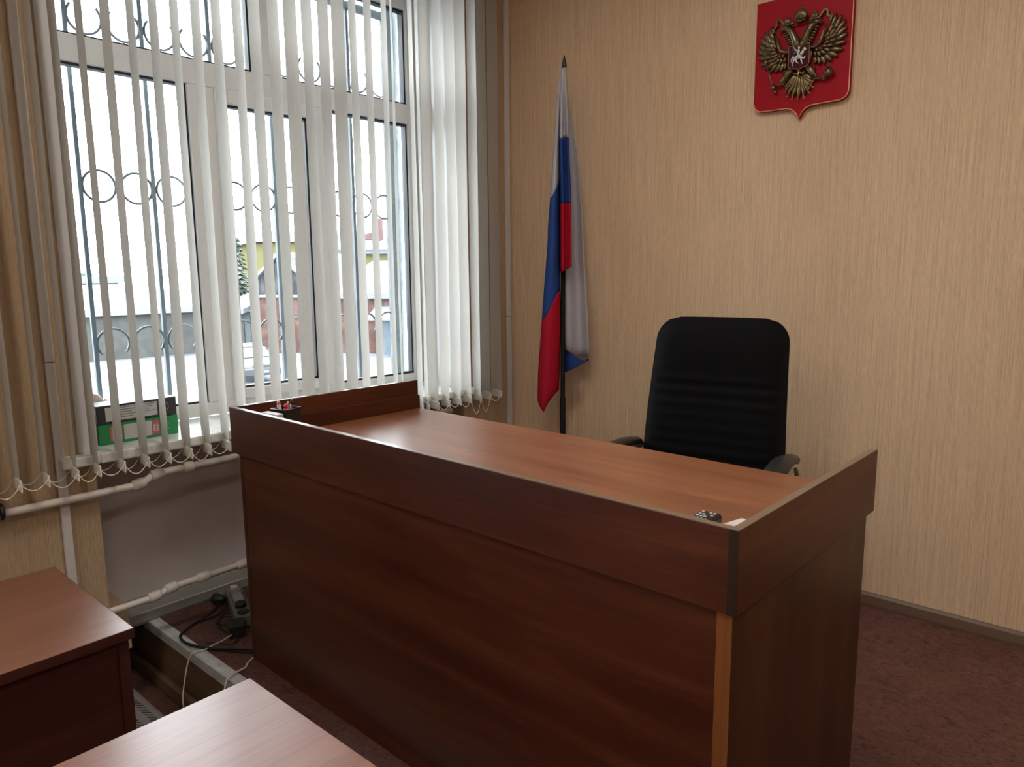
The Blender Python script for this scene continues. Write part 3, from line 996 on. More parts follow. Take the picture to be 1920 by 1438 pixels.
YE = -.030
def leaf(b, x, z, ang, ln, w, y=YE, th=.007):
    """feather: tapered ellipsoid whose root is at x, z, pointing along ang (degrees from +X)"""
    a = R(ang)
    cx_, cz_ = x + math.cos(a) * ln / 2, z + math.sin(a) * ln / 2
    ell(b, (cx_, y, cz_), (ln / 2, th, w * .66), -a, 'Y', 8, 6)
for s in (-1, 1):
    b = B()
    def fe(x, z, ang, ln, w, y=YE, th=.006):
        leaf(b, s * x, z, ang if s > 0 else 180 - ang, ln, w, y, th)
    # long flight feathers fanning from the wrist, then towards the body
    fl = [(.100, .050, 72, .090, .014), (.104, .046, 61, .092, .014), (.106, .040, 49, .088, .015), (.106, .034, 36, .080, .015), (.106, .028, 22, .074, .015), (.103, .020, 6, .068, .015), (.100, .012, -12, .062, .015),
          (.094, .006, -30, .056, .015), (.086, .002, -48, .052, .014), (.077, -.002, -64, .046, .013), (.067, -.003, -78, .040, .012), (.057, -.002, -88, .034, .011)]
    for f_ in fl:
        fe(*f_)
    for (x, z, ang, ln, w) in [(.098, .052, 66, .052, .012), (.100, .046, 50, .050, .012), (.100, .039, 32, .046, .012), (.097, .031, 14, .042, .012), (.092, .024, -6, .038, .012), (.085, .018, -28, .036, .011), (.077, .014, -48, .032, .011), (.067, .012, -66, .028, .010), (.057, .013, -82, .024, .010)]:
        fe(x, z, ang, ln, w, YE - .006, .006)
    for (x, z, ang, ln, w) in [(.094, .048, 58, .028, .010), (.094, .040, 34, .027, .010), (.090, .032, 8, .025, .010), (.083, .026, -20, .023, .010), (.073, .023, -46, .020, .009), (.062, .023, -70, .018, .009)]:
        fe(x, z, ang, ln, w, YE - .011, .005)
    tube(b, [(s * .040, YE - .008, .028), (s * .058, YE - .012, .026), (s * .074, YE - .014, .034), (s * .082, YE - .014, .052), (s * .088, YE - .012, .076), (s * .098, YE - .008, .104)], [.008, .008, .0075, .007, .005, .002], 8)
    obj('wing', b, bronze, em)
    # neck and head
    b = B()
    tube(b, [(s * .012, YE, .020), (s * .018, YE - .006, .060), (s * .028, YE - .010, .086), (s * .044, YE - .010, .108), (s * .056, YE - .008, .116)], [.022, .017, .014, .012, .011], 10)
    ell(b, (s * .058, YE - .010, .116), (.015, .010, .012), 0, 'Y', 10, 6)
    tube(b, [(s * .068, YE - .010, .118), (s * .080, YE - .009, .117), (s * .086, YE - .008, .109)], [.006, .005, .001], 7)
    tube(b, [(s * .068, YE - .010, .112), (s * .079, YE - .009, .106)], [.004, .001], 6)
    for k in range(8):
        leaf(b, s * (.020 + .004 * k), .045 + .008 * k, (-50 if s > 0 else 230) + s * k * 6, .022, .007, YE - .006, .005)
        leaf(b, s * (.014 + .003 * k), .050 + .007 * k, 100, .018, .006, YE - .014, .004)
    obj('head', b, bronze, em)
    b = B()
    for k in range(5):
        t = (k - 2) / 2
        ell(b, (s * .052 + t * .008, YE - .010, .139 + .003 * (1 - t * t)), (.0045, .007, .011), 0, 'Y', 8, 5)
    tube(b, [(s * .052 - .012, YE - .012, .129), (s * .052 + .012, YE - .012, .129)], .003, 6)
    tube(b, [(s * .052, YE - .01, .150), (s * .052, YE - .01, .162)], .0022, 6)
    tube(b, [(s * .052 - .004, YE - .01, .157), (s * .052 + .004, YE - .01, .157)], .0018, 6)
    obj('crown', b, bronze, em)
    # ribbon
    b = B()
    pts = [(.020, .145), (.046, .128), (.062, .148), (.072, .158), (.084, .156), (.088, .142), (.096, .130), (.108, .136), (.112, .120)]
    pts = [(.030, .134), (.062, .126), (.074, .142), (.086, .156), (.098, .150), (.096, .134), (.106, .126), (.114, .134), (.108, .112)]
    for (a0, c0), (a1, c1) in zip(pts, pts[1:]):
        dx, dz = a1 - a0, c1 - c0
        ln = math.hypot(dx, dz)
        mt = Matrix.Translation((s * a0, YE - .004, c0)) @ Matrix.Rotation(-math.atan2(dz, s * dx), 4, 'Y')
        bx(b, 0, ln * 1.08, -.003, .003, -.0042, .0042, 0, mt)
    obj('ribbon', b, bronze, em, .001)
    # leg
    b = B()
    tube(b, [(s * .028, YE, -.040), (s * .048, YE - .008, -.056), (s * .055, YE - .008, -.078), (s * .052, YE - .006, -.088)], [.014, .015, .010, .006], 8)
    for k in range(5):
        leaf(b, s * (.044 + .005 * k), -.052 - .004 * k, (-60 if s > 0 else 240) - s * k * 4, .026, .007, YE - .012, .005)
    tube(b, [(s * .052, YE - .006, -.087), (s * .090, YE - .006, -.095 if s > 0 else -.096)], [.005, .004], 8)
    for k in range(3):
        tube(b, [(s * .088, YE - .008, -.096), (s * (.098 + .003 * k), YE - .014, -.100 + .009 * k), (s * (.106 + .002 * k), YE - .013, -.094 + .010 * k)], [.003, .0028, .001], 6)
    obj('leg', b, bronze, em)
# central crown
b = B()
for k in range(7):
    t = (k - 3) / 3
    ell(b, (t * .017, YE - .012, .150 + .006 * (1 - t * t)), (.007, .010, .021 - .005 * t * t), 0, 'Y', 8, 6)
tube(b, [(-.019, YE - .014, .134), (0, YE - .018, .130), (.019, YE - .014, .134)], .0042, 6)
tube(b, [(0, YE - .012, .166), (0, YE - .012, .188)], .003, 6)
tube(b, [(-.006, YE - .012, .180), (.006, YE - .012, .180)], .0024, 6)
for s in (-1, 1):
    tube(b, [(s * .012, YE - .008, .130), (s * .030, YE - .006, .120), (s * .046, YE - .006, .128)], .003, 6)
obj('crown', b, bronze, em)
b = B()
ell(b, (0, YE, .010), (.048, .012, .058), 0, 'Y', 16, 10)
obj('eagle_body', b, bronze, em)
# tail
b = B()
for ang, ln in ((-90, .092), (-76, .090), (-104, .090), (-62, .084), (-118, .084), (-48, .074), (-132, .074), (-36, .058), (-144, .058)):
    leaf(b, .0 + .010 * math.cos(R(ang)), -.056 - .004, ang, ln, .017, YE, .007)
    a = R(ang)
    ex, ez = math.cos(a) * (ln + .008), -.060 + math.sin(a) * (ln + .008)
    tube(b, [(.3 * ex, YE - .007, -.060 + .3 * (ez + .060)), (.7 * ex, YE - .008, -.060 + .7 * (ez + .060)), (ex, YE - .005, ez), (ex + .006 * math.copysign(1, ex) * (abs(ex) > .01), YE - .006, ez + .005)], [.001, .0016, .0022, .0016], 6, 1)
for s in (-1, 1):
    tube(b, [(0, YE - .008, -.050), (s * .010, YE - .008, -.062), (s * .022, YE - .008, -.056)], .0024, 6, 1)
tube(b, [(0, YE - .012, -.048), (0, YE - .012, -.075)], [.006, .002], 6, 1)
obj('tail', b, [bronze, bronze_hi], em)
# sceptre and orb
b = B()
tube(b, [(-.132, YE - .010, -.004), (-.092, YE - .010, -.112)], [.0026, .004], 8)
ell(b, (-.133, YE - .010, .004), (.009, .007, .011), 0, 'Y', 10, 6)
ell(b, (-.098, YE - .012, -.098), (.010, .008, .010), 0, 'Y', 10, 6)
tube(b, [(-.092, YE - .010, -.110), (-.087, YE - .010, -.124)], [.007, .002], 8)
obj('sceptre', b, bronze, em)
b = B()
ell(b, (.113, YE - .012, -.077), (.018, .012, .018), 0, 'Y', 14, 9)
tube(b, [(.096, YE - .020, -.080), (.113, YE - .025, -.082), (.130, YE - .020, -.080)], .0022, 6)
tube(b, [(.113, YE - .018, -.060), (.113, YE - .012, -.040)], [.0035, .002], 6)
tube(b, [(.106, YE - .014, -.048), (.120, YE - .014, -.048)], .0022, 6)
obj('orb', b, bronze, em)
# small shield with the rider
b = B()
E2 = [(-.040, .043), (-.040, -.030), (-.034, -.040), (-.010, -.043), (0, -.052), (.010, -.043), (.034, -.040), (.040, -.030), (.040, .043)]
prism(b, E2, YE - .002, YE - .017, 0, 'XZ')
es = obj('escutcheon', b, dark_red, em)
b = B(); tube(b, [(x, YE - .017, z) for x, z in E2], .0018, 6, closed=True); obj('escutcheon_border', b, mat('border_bronze', (.28, .17, .12), .4, metal=.4), es)
b = B()
ys_ = YE - .021
ell(b, (-.002, ys_, -.002), (.017, .006, .009), R(-8), 'Y', 10, 6)
tube(b, [(.010, ys_, .004), (.018, ys_, .016), (.020, ys_, .024)], [.008, .006, .005], 8)
ell(b, (.023, ys_, .023), (.009, .005, .006), R(35), 'Y', 8, 6)
tube(b, [(.010, ys_, -.006), (.020, ys_, -.010), (.026, ys_, -.004), (.022, ys_, -.014)], [.004, .003, .002, .0015], 6)
tube(b, [(.008, ys_, -.006), (.014, ys_, -.022), (.017, ys_, -.031)], [.0045, .0025, .002], 6)
tube(b, [(-.014, ys_, -.004), (-.020, ys_, -.020), (-.022, ys_, -.034)], [.006, .003, .002], 6)
tube(b, [(-.010, ys_, -.006), (-.006, ys_, -.020), (.002, ys_, -.026)], [.005, .003, .002], 6)
tube(b, [(-.018, ys_, .002), (-.026, ys_, -.006), (-.028, ys_, -.018)], [.004, .003, .001], 6)
ell(b, (.000, ys_ - .002, .016), (.006, .005, .011), R(10), 'Y', 8, 6)
ell(b, (.002, ys_ - .002, .031), (.005, .005, .005), 0, 'Y', 8, 6)
tube(b, [(-.004, ys_ - .003, .020), (-.012, ys_ - .003, .026), (-.018, ys_ - .003, .038)], [.004, .003, .001], 6)
tube(b, [(.000, ys_ - .004, .008), (.006, ys_ - .004, -.010)], [.004, .002], 6)
obj('rider_relief', b, silver, es)
b = B(); ell(b, (-.016, ys_ + .003, .014), (.012, .004, .009), R(-20), 'Y', 8, 6); obj('cloak', b, navy, es)

# ------------------------------------------------------------------ boxes and tub on the sill
card = mat('grey_card_side', (.36, .36, .36), .6)
label_m = mat('cream_label', (.55, .53, .49), .6)
print_m = mat('faint_print', (.16, .16, .16), .6)
def sill_box(name, label, loc, rz, L, D_, Hh, m):
    t = thing(name, label, 'box', loc, rz)
    boxobj('carton', (-D_, 0, -L / 2, L / 2, 0, Hh), m, t, .001)
    return t
gm = mat('green_card', (.02, .25, .075), .45)
bm_ = mat('black_card', (.035, .034, .038), .5)
gb = sill_box('cardboard_box', 'flat green cardboard box on the window sill under the black box', (-.060, -1.972, SILLZ + .0005), R(0), .278, .112, .072, gm)
boxobj('cream_label', (.0003, .0010, -.055, .042, .010, .064), label_m, gb)
boxobj('side_label', (.0003, .0010, -.101, -.060, .010, .064), mat('red_label', (.50, .13, .12), .6), gb)
boxobj('side_label', (.0008, .0015, -.094, -.062, .012, .062), label_m, gb)
boxobj('price_sticker', (.0003, .0010, .043, .070, .012, .062), mat('pink_sticker', (.55, .10, .15), .6), gb)
boxobj('price_sticker', (.0008, .0015, .048, .065, .024, .048), label_m, gb)
b = B()
for k in range(4):
    bx(b, .0014, .0018, .054, .060, .026 + k * .006, .029 + k * .006)
obj('sticker_print', b, print_m, gb)
b = B()
tube(b, [(.0012, .098 + .010 * math.cos(a * math.pi / 8), .036 + .013 * math.sin(a * math.pi / 8)) for a in range(16)], .0008, 5, closed=True)
tube(b, [(.0012, .098, .030), (.0012, .098, .042)], .001, 5)
obj('ring_mark', b, mat('pale_green_print', (.30, .55, .38), .5), gb)
kb = sill_box('cardboard_box', 'flat black cardboard box with cream label lying on the green box', (-.062, -1.972, SILLZ + .073), R(1.5), .280, .105, .068, bm_)
boxobj('cream_label', (.0003, .0010, -.070, .068, .010, .060), label_m, kb)
boxobj('square_label', (.0003, .0010, -.112, -.083, .010, .060), label_m, kb)
b = B()
for k in range(5):
    for (a, c) in ((-.062, -.020 + .008 * (k % 2)), (-.014, .022), (.028, .060 - .01 * (k % 3))):
        if k == 4 and a > -.03:
            continue
        bx(b, .0009, .0013, a, c, .054 - k * .0085, .0565 - k * .0085)
obj('label_print', b, print_m, kb)
b = B()
tube(b, [(.0012, .098 + .012 * math.cos(a * math.pi / 8), .036 + .014 * math.sin(a * math.pi / 8)) for a in range(16)], .0009, 5, closed=True)
obj('ring_mark', b, mat('lilac_print', (.42, .42, .55), .5), kb)
boxobj('printed_end', (-.100, -.004, -.1408, -.1401, .004, .064), card, kb)

tb = thing('plastic_tub', 'pale pink rounded plastic tub on the sill behind the boxes', 'tub', (-.235, -2.075, SILLZ + .0005))
b = B(); lathe(b, [(.030, 0), (.046, .02), (.052, .09), (.048, .135), (.034, .158), (.012, .168)], (0, 0, 0), 20); obj('body', b, mat('pale_pink_plastic', (.62, .44, .40), .45), tb)
pr_ = thing('paper_roll', 'pale pink folded paper lying behind the boxes beside the pink tub', 'paper', (-.235, -1.985, SILLZ + .0005))
b = B()
for k in range(6):
    bx(b, -.03 + .002 * (k % 2), .03, -.030, .050 - .003 * k, .023 * k, .023 * k + .020)
obj('folded_sheet', b, mat('pale_pink_paper', (.66, .50, .46), .7), pr_, .002)

# ------------------------------------------------------------------ tables in front of the podium
def table(name, label, xa, xb_, ya, yb_, ztop, loc_label):
    t = thing(name, label, 'table', ((xa + xb_) / 2, (ya + yb_) / 2, FZ))
    hx, hy = (xb_ - xa) / 2, (yb_ - ya) / 2
    h = ztop - FZ
    th = .026
    top = boxobj('tabletop', (-hx, hx, -hy, hy, h - th, h), tab_top, t, .0015)
    b = B()
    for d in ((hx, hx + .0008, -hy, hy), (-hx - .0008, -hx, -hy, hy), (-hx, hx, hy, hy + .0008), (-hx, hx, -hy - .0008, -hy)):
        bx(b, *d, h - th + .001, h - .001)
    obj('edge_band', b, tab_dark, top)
    for s in (1, -1):
        y1 = s * (hy - .010)
        y0_ = s * (hy - .034)
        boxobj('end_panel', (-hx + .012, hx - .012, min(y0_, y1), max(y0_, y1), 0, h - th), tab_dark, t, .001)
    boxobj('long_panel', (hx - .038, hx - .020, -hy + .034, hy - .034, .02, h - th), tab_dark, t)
    return t
table('table', 'reddish brown table at the left in front of the window wall', .338, .909, -3.80, -2.397, .50, '')
table('table', 'pale shining brown table in the near foreground before the podium', 1.328, 1.925, -3.70, -2.328, .50, '')

ht = thing('foot_heater', 'low pale grey slotted metal heater on the lower floor beside the podium', 'heater', (.40, -2.206, FZ))
hm = mat('pale_grey_enamel', (.30, .29, .285), .5)
b = B()
prism(b, [(-.115, 0), (.115, 0), (.118, .03), (.110, .095), (.085, .115), (-.095, .115), (-.112, .095)], -.75, .42, 0, 'YZ')
obj('casing', b, hm, ht, .006)
sl_m = mat('dark_slot', (.05, .05, .05), .6)
b = B()
for r_ in range(52):
    for c_ in range(4):
        x = -.72 + r_ * .0215 + (c_ % 2) * .0107
        y = -.074 + c_ * .046
        mt = Matrix.Translation((x, y, .1152)) @ Matrix.Rotation(R(38), 4, 'Z')
        bx(b, -.016, .016, -.0022, .0022, -.001, .0010, 0, mt)
o = obj('slots', b, sl_m, ht)
o['kind'] = 'stuff'

# ------------------------------------------------------------------ cables and power strip on the podium
ps = thing('power_strip', 'grey power strip with pink switch on the podium floor beside the desk', 'power strip', (.035, -1.690, .0005), R(-20))
b = B(); bx(b, -.150, .150, -.034, .034, 0, .045); obj('casing', b, mat('grey_strip_plastic', (.15, .15, .14), .5), ps, .006)
b = B(); bx(b, -.155, -.120, -.014, .014, .040, .056); obj('switch', b, mat('pink_switch', (.50, .36, .38), .4), ps, .004)
b = B(); bx(b, -.110, .010, -.020, .020, .045, .060); obj('charger_block', b, mat('pale_grey_plug', (.30, .30, .28), .45), ps, .006)
b = B(); lathe(b, [(.022, 0), (.022, .014), (.018, .018)], (.05, 0, .045), 16); obj('socket', b, black_pl, ps)
b = B(); lathe(b, [(.022, 0), (.022, .006), (.018, .008)], (.11, 0, .045), 16); obj('socket', b, black_pl, ps)
pg = thing('mains_plug', 'black mains plug with two chrome pins lying left of the power strip', 'plug', (-.090, -1.712, .0005), R(200))
b = B()
tube(b, [(-.03, 0, .024), (0, 0, .024), (.022, 0, .024), (.026, 0, .024)], [.010, .020, .023, .020], 14)
obj('plug_body', b, black_pl, pg)
for s in (-1, 1):
    b = B(); tube(b, [(.026, s * .0095, .024), (.046, s * .0095, .024)], .0026, 8); obj('pin', b, chrome, pg)
ad = thing('power_adapter', 'black square power adapter at the near end of the power strip', 'power adapter', (.200, -1.790, .0005), R(-25))
b = B(); bx(b, -.035, .035, -.028, .028, 0, .05); obj('casing', b, black_pl, ad, .005)

def spline(pts, n=14):
    out = []
    P = [Vector(p) for p in pts]
    P = [P[0] * 2 - P[1]] + P + [P[-1] * 2 - P[-2]]
    for i in range(1, len(P) - 2):
        for j in range(n):
            t = j / n
            a, b_, c, d = P[i - 1], P[i], P[i + 1], P[i + 2]
            out.append(.5 * ((2 * b_) + (c - a) * t + (2 * a - 5 * b_ + 4 * c - d) * t * t + (3 * b_ - a - 3 * c + d) * t ** 3))
    out.append(P[-2])
    return out
def cable(name, label, pts, r, m):
    b = B()
    tube(b, spline(pts), r, 8)
    return tag(obj(name, b, m), label, 'cable')
cable('power_cable', 'black cable in a wide loop from the mains plug to the desk foot', [(-.062, -1.722, .022), (-.035, -1.768, .008), (-.01, -1.83, .006), (.02, -1.895, .006), (.075, -1.945, .009), (.15, -1.952, .010), (.215, -1.925, .007), (.30, -1.872, .006), (.395, -1.815, .006)], .0048, black_rub)
cable('power_cable', 'second black cable inside the wide loop on the podium floor', [(-.035, -1.700, .016), (.0, -1.77, .006), (.0, -1.85, .006), (.035, -1.915, .006), (.085, -1.952, .017), (.15, -1.960, .019), (.24, -1.918, .012), (.31, -1.872, .016), (.396, -1.800, .012)], .0036, black_rub)
cable('thin_cable', 'thin black cable bundle looping beside the power adapter', [(-.02, -1.695, .012), (.05, -1.79, .006), (.085, -1.80, .006), (.12, -1.77, .010), (.10, -1.735, .014), (.06, -1.765, .018), (.10, -1.815, .012), (.165, -1.815, .010)], .0032, black_rub)
cable('thin_cable', 'thin black cable ending loose on the podium floor before the adapter', [(.225, -1.80, .03), (.26, -1.83, .006), (.235, -1.865, .006), (.18, -1.90, .006)], .0022, black_rub)
ivory = mat('ivory_cable', (.60, .52, .47), .5)
cable('white_cable', 'thin white cable falling from the adapter over the metal podium edge', [(.205, -1.775, .045), (.215, -1.80, .022), (.232, -1.86, .016), (.240, -1.895, .018), (.235, -1.93, .010), (.226, -1.968, .010), (.222, -1.985, -.012), (.235, -2.010, -.075), (.255, -2.03, -.14), (.30, -2.035, -.20), (.36, -2.03, FZ + .006), (.6, -2.08, FZ + .004)], .0026, ivory)
cable('white_cable', 'white cable running from the desk corner down over the podium edge', [(.410, -1.8405, .0045), (.430, -1.872, .005), (.455, -1.895, .007), (.462, -1.915, .010), (.478, -1.965, .012), (.486, -1.985, -.01), (.49, -2.00, -.08), (.50, -2.04, -.18), (.55, -2.065, FZ + .005), (.7, -2.08, FZ + .004)], .0036, ivory)

# ------------------------------------------------------------------ outside
G0 = -3.6
b = B()
n = 40
gv = [[b.verts.new((-1.2 - 118 * (i / n) ** 1.3, -40 + 130 * j / n, G0 + .12 * math.sin(i * 1.3 + j * .7) * (i > 2))) for j in range(n + 1)] for i in range(n + 1)]
for i in range(n):
    for j in range(n):
        b.faces.new((gv[i][j], gv[i][j + 1], gv[i + 1][j + 1], gv[i + 1][j])).smooth = True
tag(obj('ground', b, snow), 'snow covered yard outside the window', 'ground', kind='structure')

def corrug_roof(name, parent, L, z0, z1, y0, y1, m, ribs, u0=0.):
    """sloping snow covered roof in local x along the wall, y away; dark rib ends show at the eave"""
    b = B()
    prism(b, [(y0, z0 - .12), (y1, z1 - .12), (y1, z1), (y0, z0)], u0, u0 + L, 0, 'YZ')
    r_ = obj(name, b, m, parent)
    return r_

# long concrete garage on the left
cg = thing('concrete_garage', 'long low stained concrete garage with snowy corrugated roof across the yard', 'garage', (-44, 9.0, G0), R(90))
boxobj('wall', (0, 10.4, 0, 7.5, -.2, 2.62), concrete, cg)
# local x is world +y, local y is world -x
b = B()
prism(b, [(-.35, 2.62), (8.2, 4.25), (8.2, 4.35), (-.35, 2.80)], -1.0, 10.6, 0, 'YZ')
bm_r = obj('roof', b, roof_snow, cg)
b = B()
prism(b, [(8.2, 4.30), (14, 2.6), (14, 2.5), (8.2, 4.2)], -1.0, 10.6, 0, 'YZ')
obj('roof', b, roof_snow, cg)
# world orientation of the pieces above: rotate by 90 deg puts local y towards -x
b = B()
for k in range(58):
    x = -.9 + k * .2
    ln = .25 + .75 * abs(math.sin(k * .35)) * (k > 12)
    mt = Matrix.Translation((x, -.36, 2.80)) @ Matrix.Rotation(math.atan2(1.55, 8.55), 4, 'X')
    bx(b, -.03, .03, 0, ln, .004, .03, 0, mt)
o = obj('rib_end', b, eave_grey, bm_r)
o['kind'] = 'stuff'
boxobj('eave_board', (-1.0, 10.6, -.40, -.34, 2.60, 2.78), mat('pale_eave', (0.105, 0.1085, 0.119), .8), cg)

fb2 = thing('distant_shed', 'long grey blue shed with snowy roof behind the concrete garage', 'shed', (-62, 6.0, G0), R(90))
boxobj('wall', (0, 15, 0, 5, 0, 4.35), mat('blue_grey_boards', (0.056, 0.063, 0.077), .8), fb2)
boxobj('roof', (-.5, 15.5, -.4, 5.4, 4.35, 4.9), roof_snow, fb2)
boxobj('upper_wall', (0, 15, 5.4, 6, 0, 5.2), mat('teal_boards', (0.0385, 0.0595, 0.0595), .8), fb2)

# brick garage with gable
ANG = math.atan2(4.1, 8.9)
bg_ = thing('brick_garage', 'red brick garage with dark boarded gable and snowy corrugated roof', 'garage', (-40.5, 21.2, G0), ANG)
boxobj('wall', (0, 14.0, 0, 7.0, -.3, 3.50), brick, bg_)
b = B()
prism(b, [(0.05, 3.62), (4.5, 3.62), (4.5, 3.8), (1.95, 5.95), (.05, 4.45)], -.02, 7.0, 0, 'XZ')
obj('gable', b, dark_wood, bg_)
boxobj('ledge', (-.1, 4.6, -.16, 0, 3.48, 3.66), roof_snow, bg_)
b = B()
prism(b, [(1.85, 6.02), (4.75, 3.75), (4.95, 3.95), (2.1, 6.30)], -.25, 7.2, 0, 'XZ')
prism(b, [(1.85, 6.02), (-.15, 4.35), (-.25, 4.50), (1.75, 6.20)], -.25, 7.2, 0, 'XZ')
rg = obj('roof', b, roof_snow, bg_)
b = B()
for k in range(9):
    t = k / 9
    y_ = -.26 + k * .12
    mt = Matrix.Translation((2.15, y_, 6.24)) @ Matrix.Rotation(math.atan2(2.27, 2.9), 4, 'Y')
    bx(b, .3 + .3 * (k % 3), 3.4 - .2 * k, 0, .045, .0, .05, 0, mt)
o = obj('rib_end', b, eave_grey, rg)
o['kind'] = 'stuff'
b = B()
prism(b, [(-.35, 3.42), (7.3, 5.62), (7.3, 5.80), (-.35, 3.62)], 4.55, 14.2, 0, 'YZ')
rr_ = obj('roof', b, roof_snow, bg_)
b = B()
for k in range(46):
    x = 4.6 + k * .2
    mt = Matrix.Translation((x, -.36, 3.62)) @ Matrix.Rotation(math.atan2(2.18, 7.65), 4, 'X')
    bx(b, -.03, .04, 0, .35 + .25 * abs(math.sin(k * 1.1)), .004, .04, 0, mt)
    prism(b, [(x - .05, 3.42), (x + .05, 3.42), (x + .05, 3.50), (x - .05, 3.50)], -.40, -.34, 0, 'XZ')
o = obj('rib_end', b, eave_grey, rr_)
o['kind'] = 'stuff'
w_ = boxobj('window', (7.02, 7.60, -.03, .02, .60, 2.15), dull_dark, bg_)
b = B()
bx(b, 6.98, 7.64, -.06, -.03, 2.10, 2.18); bx(b, 6.98, 7.64, -.08, -.03, .52, .62); bx(b, 7.29, 7.33, -.05, -.03, .6, 2.15); bx(b, 7.02, 7.60, -.05, -.03, 1.55, 1.60)
obj('window_bars', b, roof_snow, w_)
boxobj('lintel', (6.8, 7.9, -.04, .0, 2.25, 2.45), mat('concrete_lintel', (0.077, 0.0735, 0.07), .9), bg_)
boxobj('garage_door', (8.68, 11.2, -.06, .02, 0, 2.02), blue_door, bg_)
b = B()
bx(b, 9.38, 9.44, -.09, -.06, 0, 2.0); bx(b, 9.25, 9.55, -.11, -.06, 1.15, 1.22); bx(b, 8.62, 11.3, -.09, -.04, 2.02, 2.16)
obj('door_frame', b, mat('door_frame_grey', (0.042, 0.049, 0.0525), .7), bg_)
b = B()
prism(b, [(-1.2, 2.18), (0, 2.75), (0, 2.95), (-1.2, 2.36)], 8.4, 11.6, 0, 'YZ')
obj('door_canopy', b, roof_snow, bg_)

ls = thing('link_shed', 'small dark shed with snowy roof between the two garages', 'shed', (-43.0, 20.2, G0), ANG)
boxobj('wall', (-.75, 1.6, .6, 5, -.2, 2.45), mat('shed_grey', (0.042, 0.049, 0.0525), .8), ls)
boxobj('door', (-.2, 1.15, .52, .60, 0, 1.85), mat('shed_door', (0.02975, 0.0315, 0.03325), .8), ls)
b = B(); prism(b, [(-.2, 2.45), (5, 3.7), (5, 3.9), (-.2, 2.75)], -.8, 1.7, 0, 'YZ'); obj('roof', b, roof_snow, ls)

yh = thing('yellow_building', 'long yellow rendered building with snowy roof behind the brick garage', 'building', (-62, 40, G0), ANG)
boxobj('wall', (-9.3, 26, 0, 9, -.2, 6.80), yellow, yh)
boxobj('eave', (-.5, 26.5, -.6, 0, 6.80, 7.25), eave_grey, yh)
b = B(); prism(b, [(-.7, 7.2), (6, 9.3), (6, 9.5), (-.7, 7.4)], -.7, 26.6, 0, 'YZ'); obj('roof', b, roof_snow, yh)
boxobj('wing_wall', (-9.6, 1.0, -2.2, 0, -.2, 8.0), yellow, yh)
b = B(); prism(b, [(-10.0, 7.0), (-9.2, 7.45), (-5.2, 8.1), (1.2, 8.0), (1.2, 9.0), (-5.6, 9.1), (-10.0, 7.5)], -2.8, 7, 0, 'XZ'); obj('wing_roof', b, roof_snow, yh)
boxobj('chimney', (6.13, 6.62, 1.5, 2.2, 7.6, 10.35), chim_red, yh)
b = B(); prism(b, [(4.2, 8.3), (5.6, 8.3), (5.6, 9.05), (4.2, 8.75)], 2.0, 2.2, 0, 'XZ'); obj('dormer', b, far_red, yh)

# spruce tree
tr = thing('spruce_tree', 'dark spruce tree dusted with snow beside the yellow building', 'tree', (-55, 27.9, G0))
b = B(); tube(b, [(0, 0, 0), (0, 0, 7.5)], [.16, .04], 8); obj('trunk', b, trunk_m, tr)
b = B()
rnd = random.Random(3)
for lv in range(17):
    z = 1.9 + lv * .36
    rad = 1.55 * (1 - lv / 18) + .15
    for k in range(11):
        a = 2 * math.pi * (k + rnd.random() * .7) / 11
        r1 = rad * rnd.uniform(.75, 1.1)
        d = Vector((math.cos(a), math.sin(a), 0))
        p0 = Vector((0, 0, z + .25)); p1 = d * r1 + Vector((0, 0, z - .22 * r1))
        side = Vector((-d.y, d.x, 0)) * (.22 * r1 / 1.2 + .08)
        md_ = p0.lerp(p1, .6)
        vs_ = [b.verts.new(q) for q in (p0, md_ + side, p1, md_ - side, md_ + Vector((0, 0, .09)), md_ - Vector((0, 0, .14)))]
        for f in ((0, 1, 4), (1, 2, 4), (2, 3, 4), (3, 0, 4), (1, 0, 5), (2, 1, 5), (3, 2, 5), (0, 3, 5)):
            b.faces.new([vs_[i] for i in f]).material_index = 1 if (max(f) == 4 and rnd.random() < .35) else 0
obj('foliage', b, [needles, needle_snow], tr)

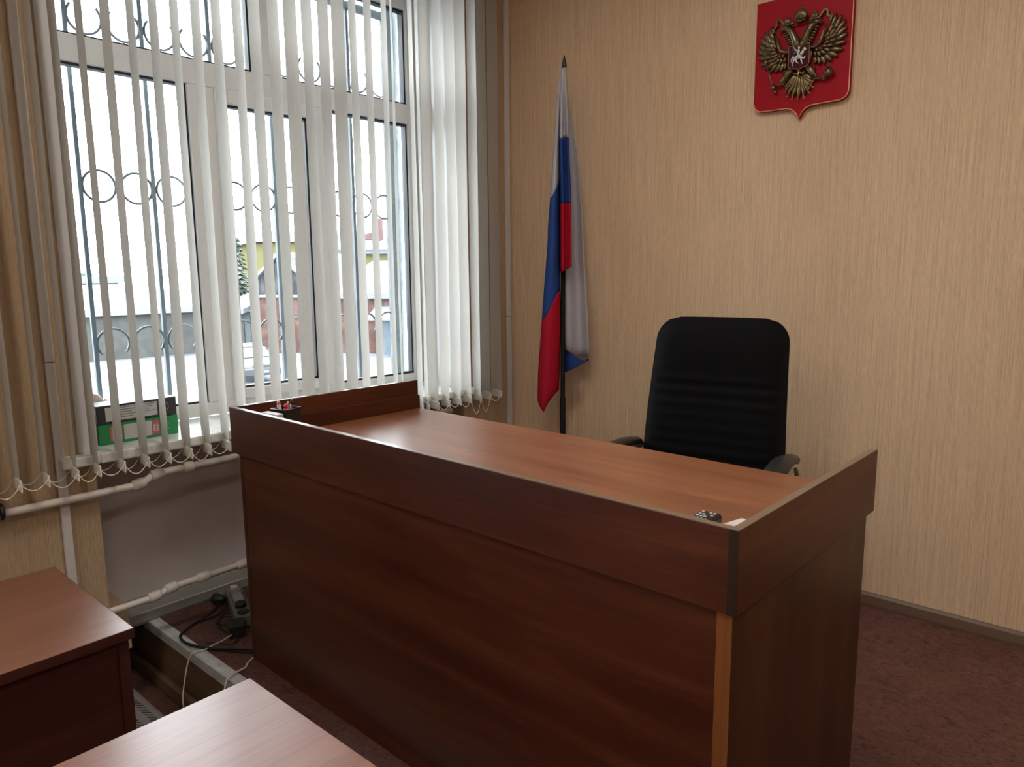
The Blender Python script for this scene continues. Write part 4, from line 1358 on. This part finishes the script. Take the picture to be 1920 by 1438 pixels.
# parked car, nose towards the camera
car = thing('parked_car', 'pale snow dusted car parked in the yard before the brick garage', 'car', (-30.2, 14.9, G0 + .02), R(-14))
b = B()
side = [(2.05, .35), (2.12, .55), (2.05, .82), (1.85, .92), (.95, 1.02), (.25, 1.45), (-1.35, 1.47), (-2.0, 1.05), (-2.1, .6), (-2.05, .35)]
rows = []
for yy, sc, zi in ((-.82, .97, 0), (-.86, 1, 0), (.86, 1, 0), (.82, .97, 0)):
    rows.append([b.verts.new((x * sc, yy * (1 if z < 1.05 else .78), z)) for x, z in side])
for r0, r1 in zip(rows, rows[1:]):
    for j in range(len(side)):
        k = (j + 1) % len(side)
        b.faces.new((r0[j], r0[k], r1[k], r1[j])).smooth = False
b.faces.new(rows[0]); b.faces.new(rows[-1][::-1])
obj('body', b, car_paint, car, .05)
b = B()
prism(b, [(.98, 1.04), (.30, 1.42), (.27, 1.40), (.94, 1.02)], -.62, .62, 0, 'XZ')
prism(b, [(1.02, 1.05), (.33, 1.44), (.29, 1.44), (.98, 1.05)], -.66, .66, 0, 'XZ')
obj('windscreen', b, car_glass, car)
for s in (-1, 1):
    b = B(); prism(b, [(.75, 1.07), (.25, 1.38), (-1.2, 1.40), (-1.6, 1.10)], s * .80, s * .835, 0, 'XZ'); obj('side_window', b, car_glass, car)
boxobj('roof_snow', (-1.3, .2, -.6, .6, 1.46, 1.53), roof_snow, car, .02)
boxobj('front_bumper', (2.02, 2.20, -.84, .84, .30, .60), car_dark, car, .03)
boxobj('grille', (2.04, 2.13, -.42, .42, .66, .80), car_dark, car, .01)
boxobj('number_plate', (2.20, 2.215, -.26, .26, .42, .53), mat('plate_pale', (0.098, 0.1015, 0.105), .6), car)
for s in (-1, 1):
    boxobj('headlamp', (1.98, 2.12, s * .66 - .18, s * .66 + .18, .66, .84), car_lamp, car, .03)
    b = B(); bx(b, .75, .87, s * .92 - .09, s * .92 + .09, 1.0, 1.12); obj('wing_mirror', b, car_dark, car, .02)
    for x in (1.30, -1.35):
        b = B(); tube(b, [(x, s * .70, .32), (x, s * .88, .32)], .32, 18); wh = obj('wheel', b, car_dark, car)
        b = B(); tube(b, [(x, s * .86, .32), (x, s * .89, .32)], .18, 12); obj('hub_cap', b, car_lamp, wh)
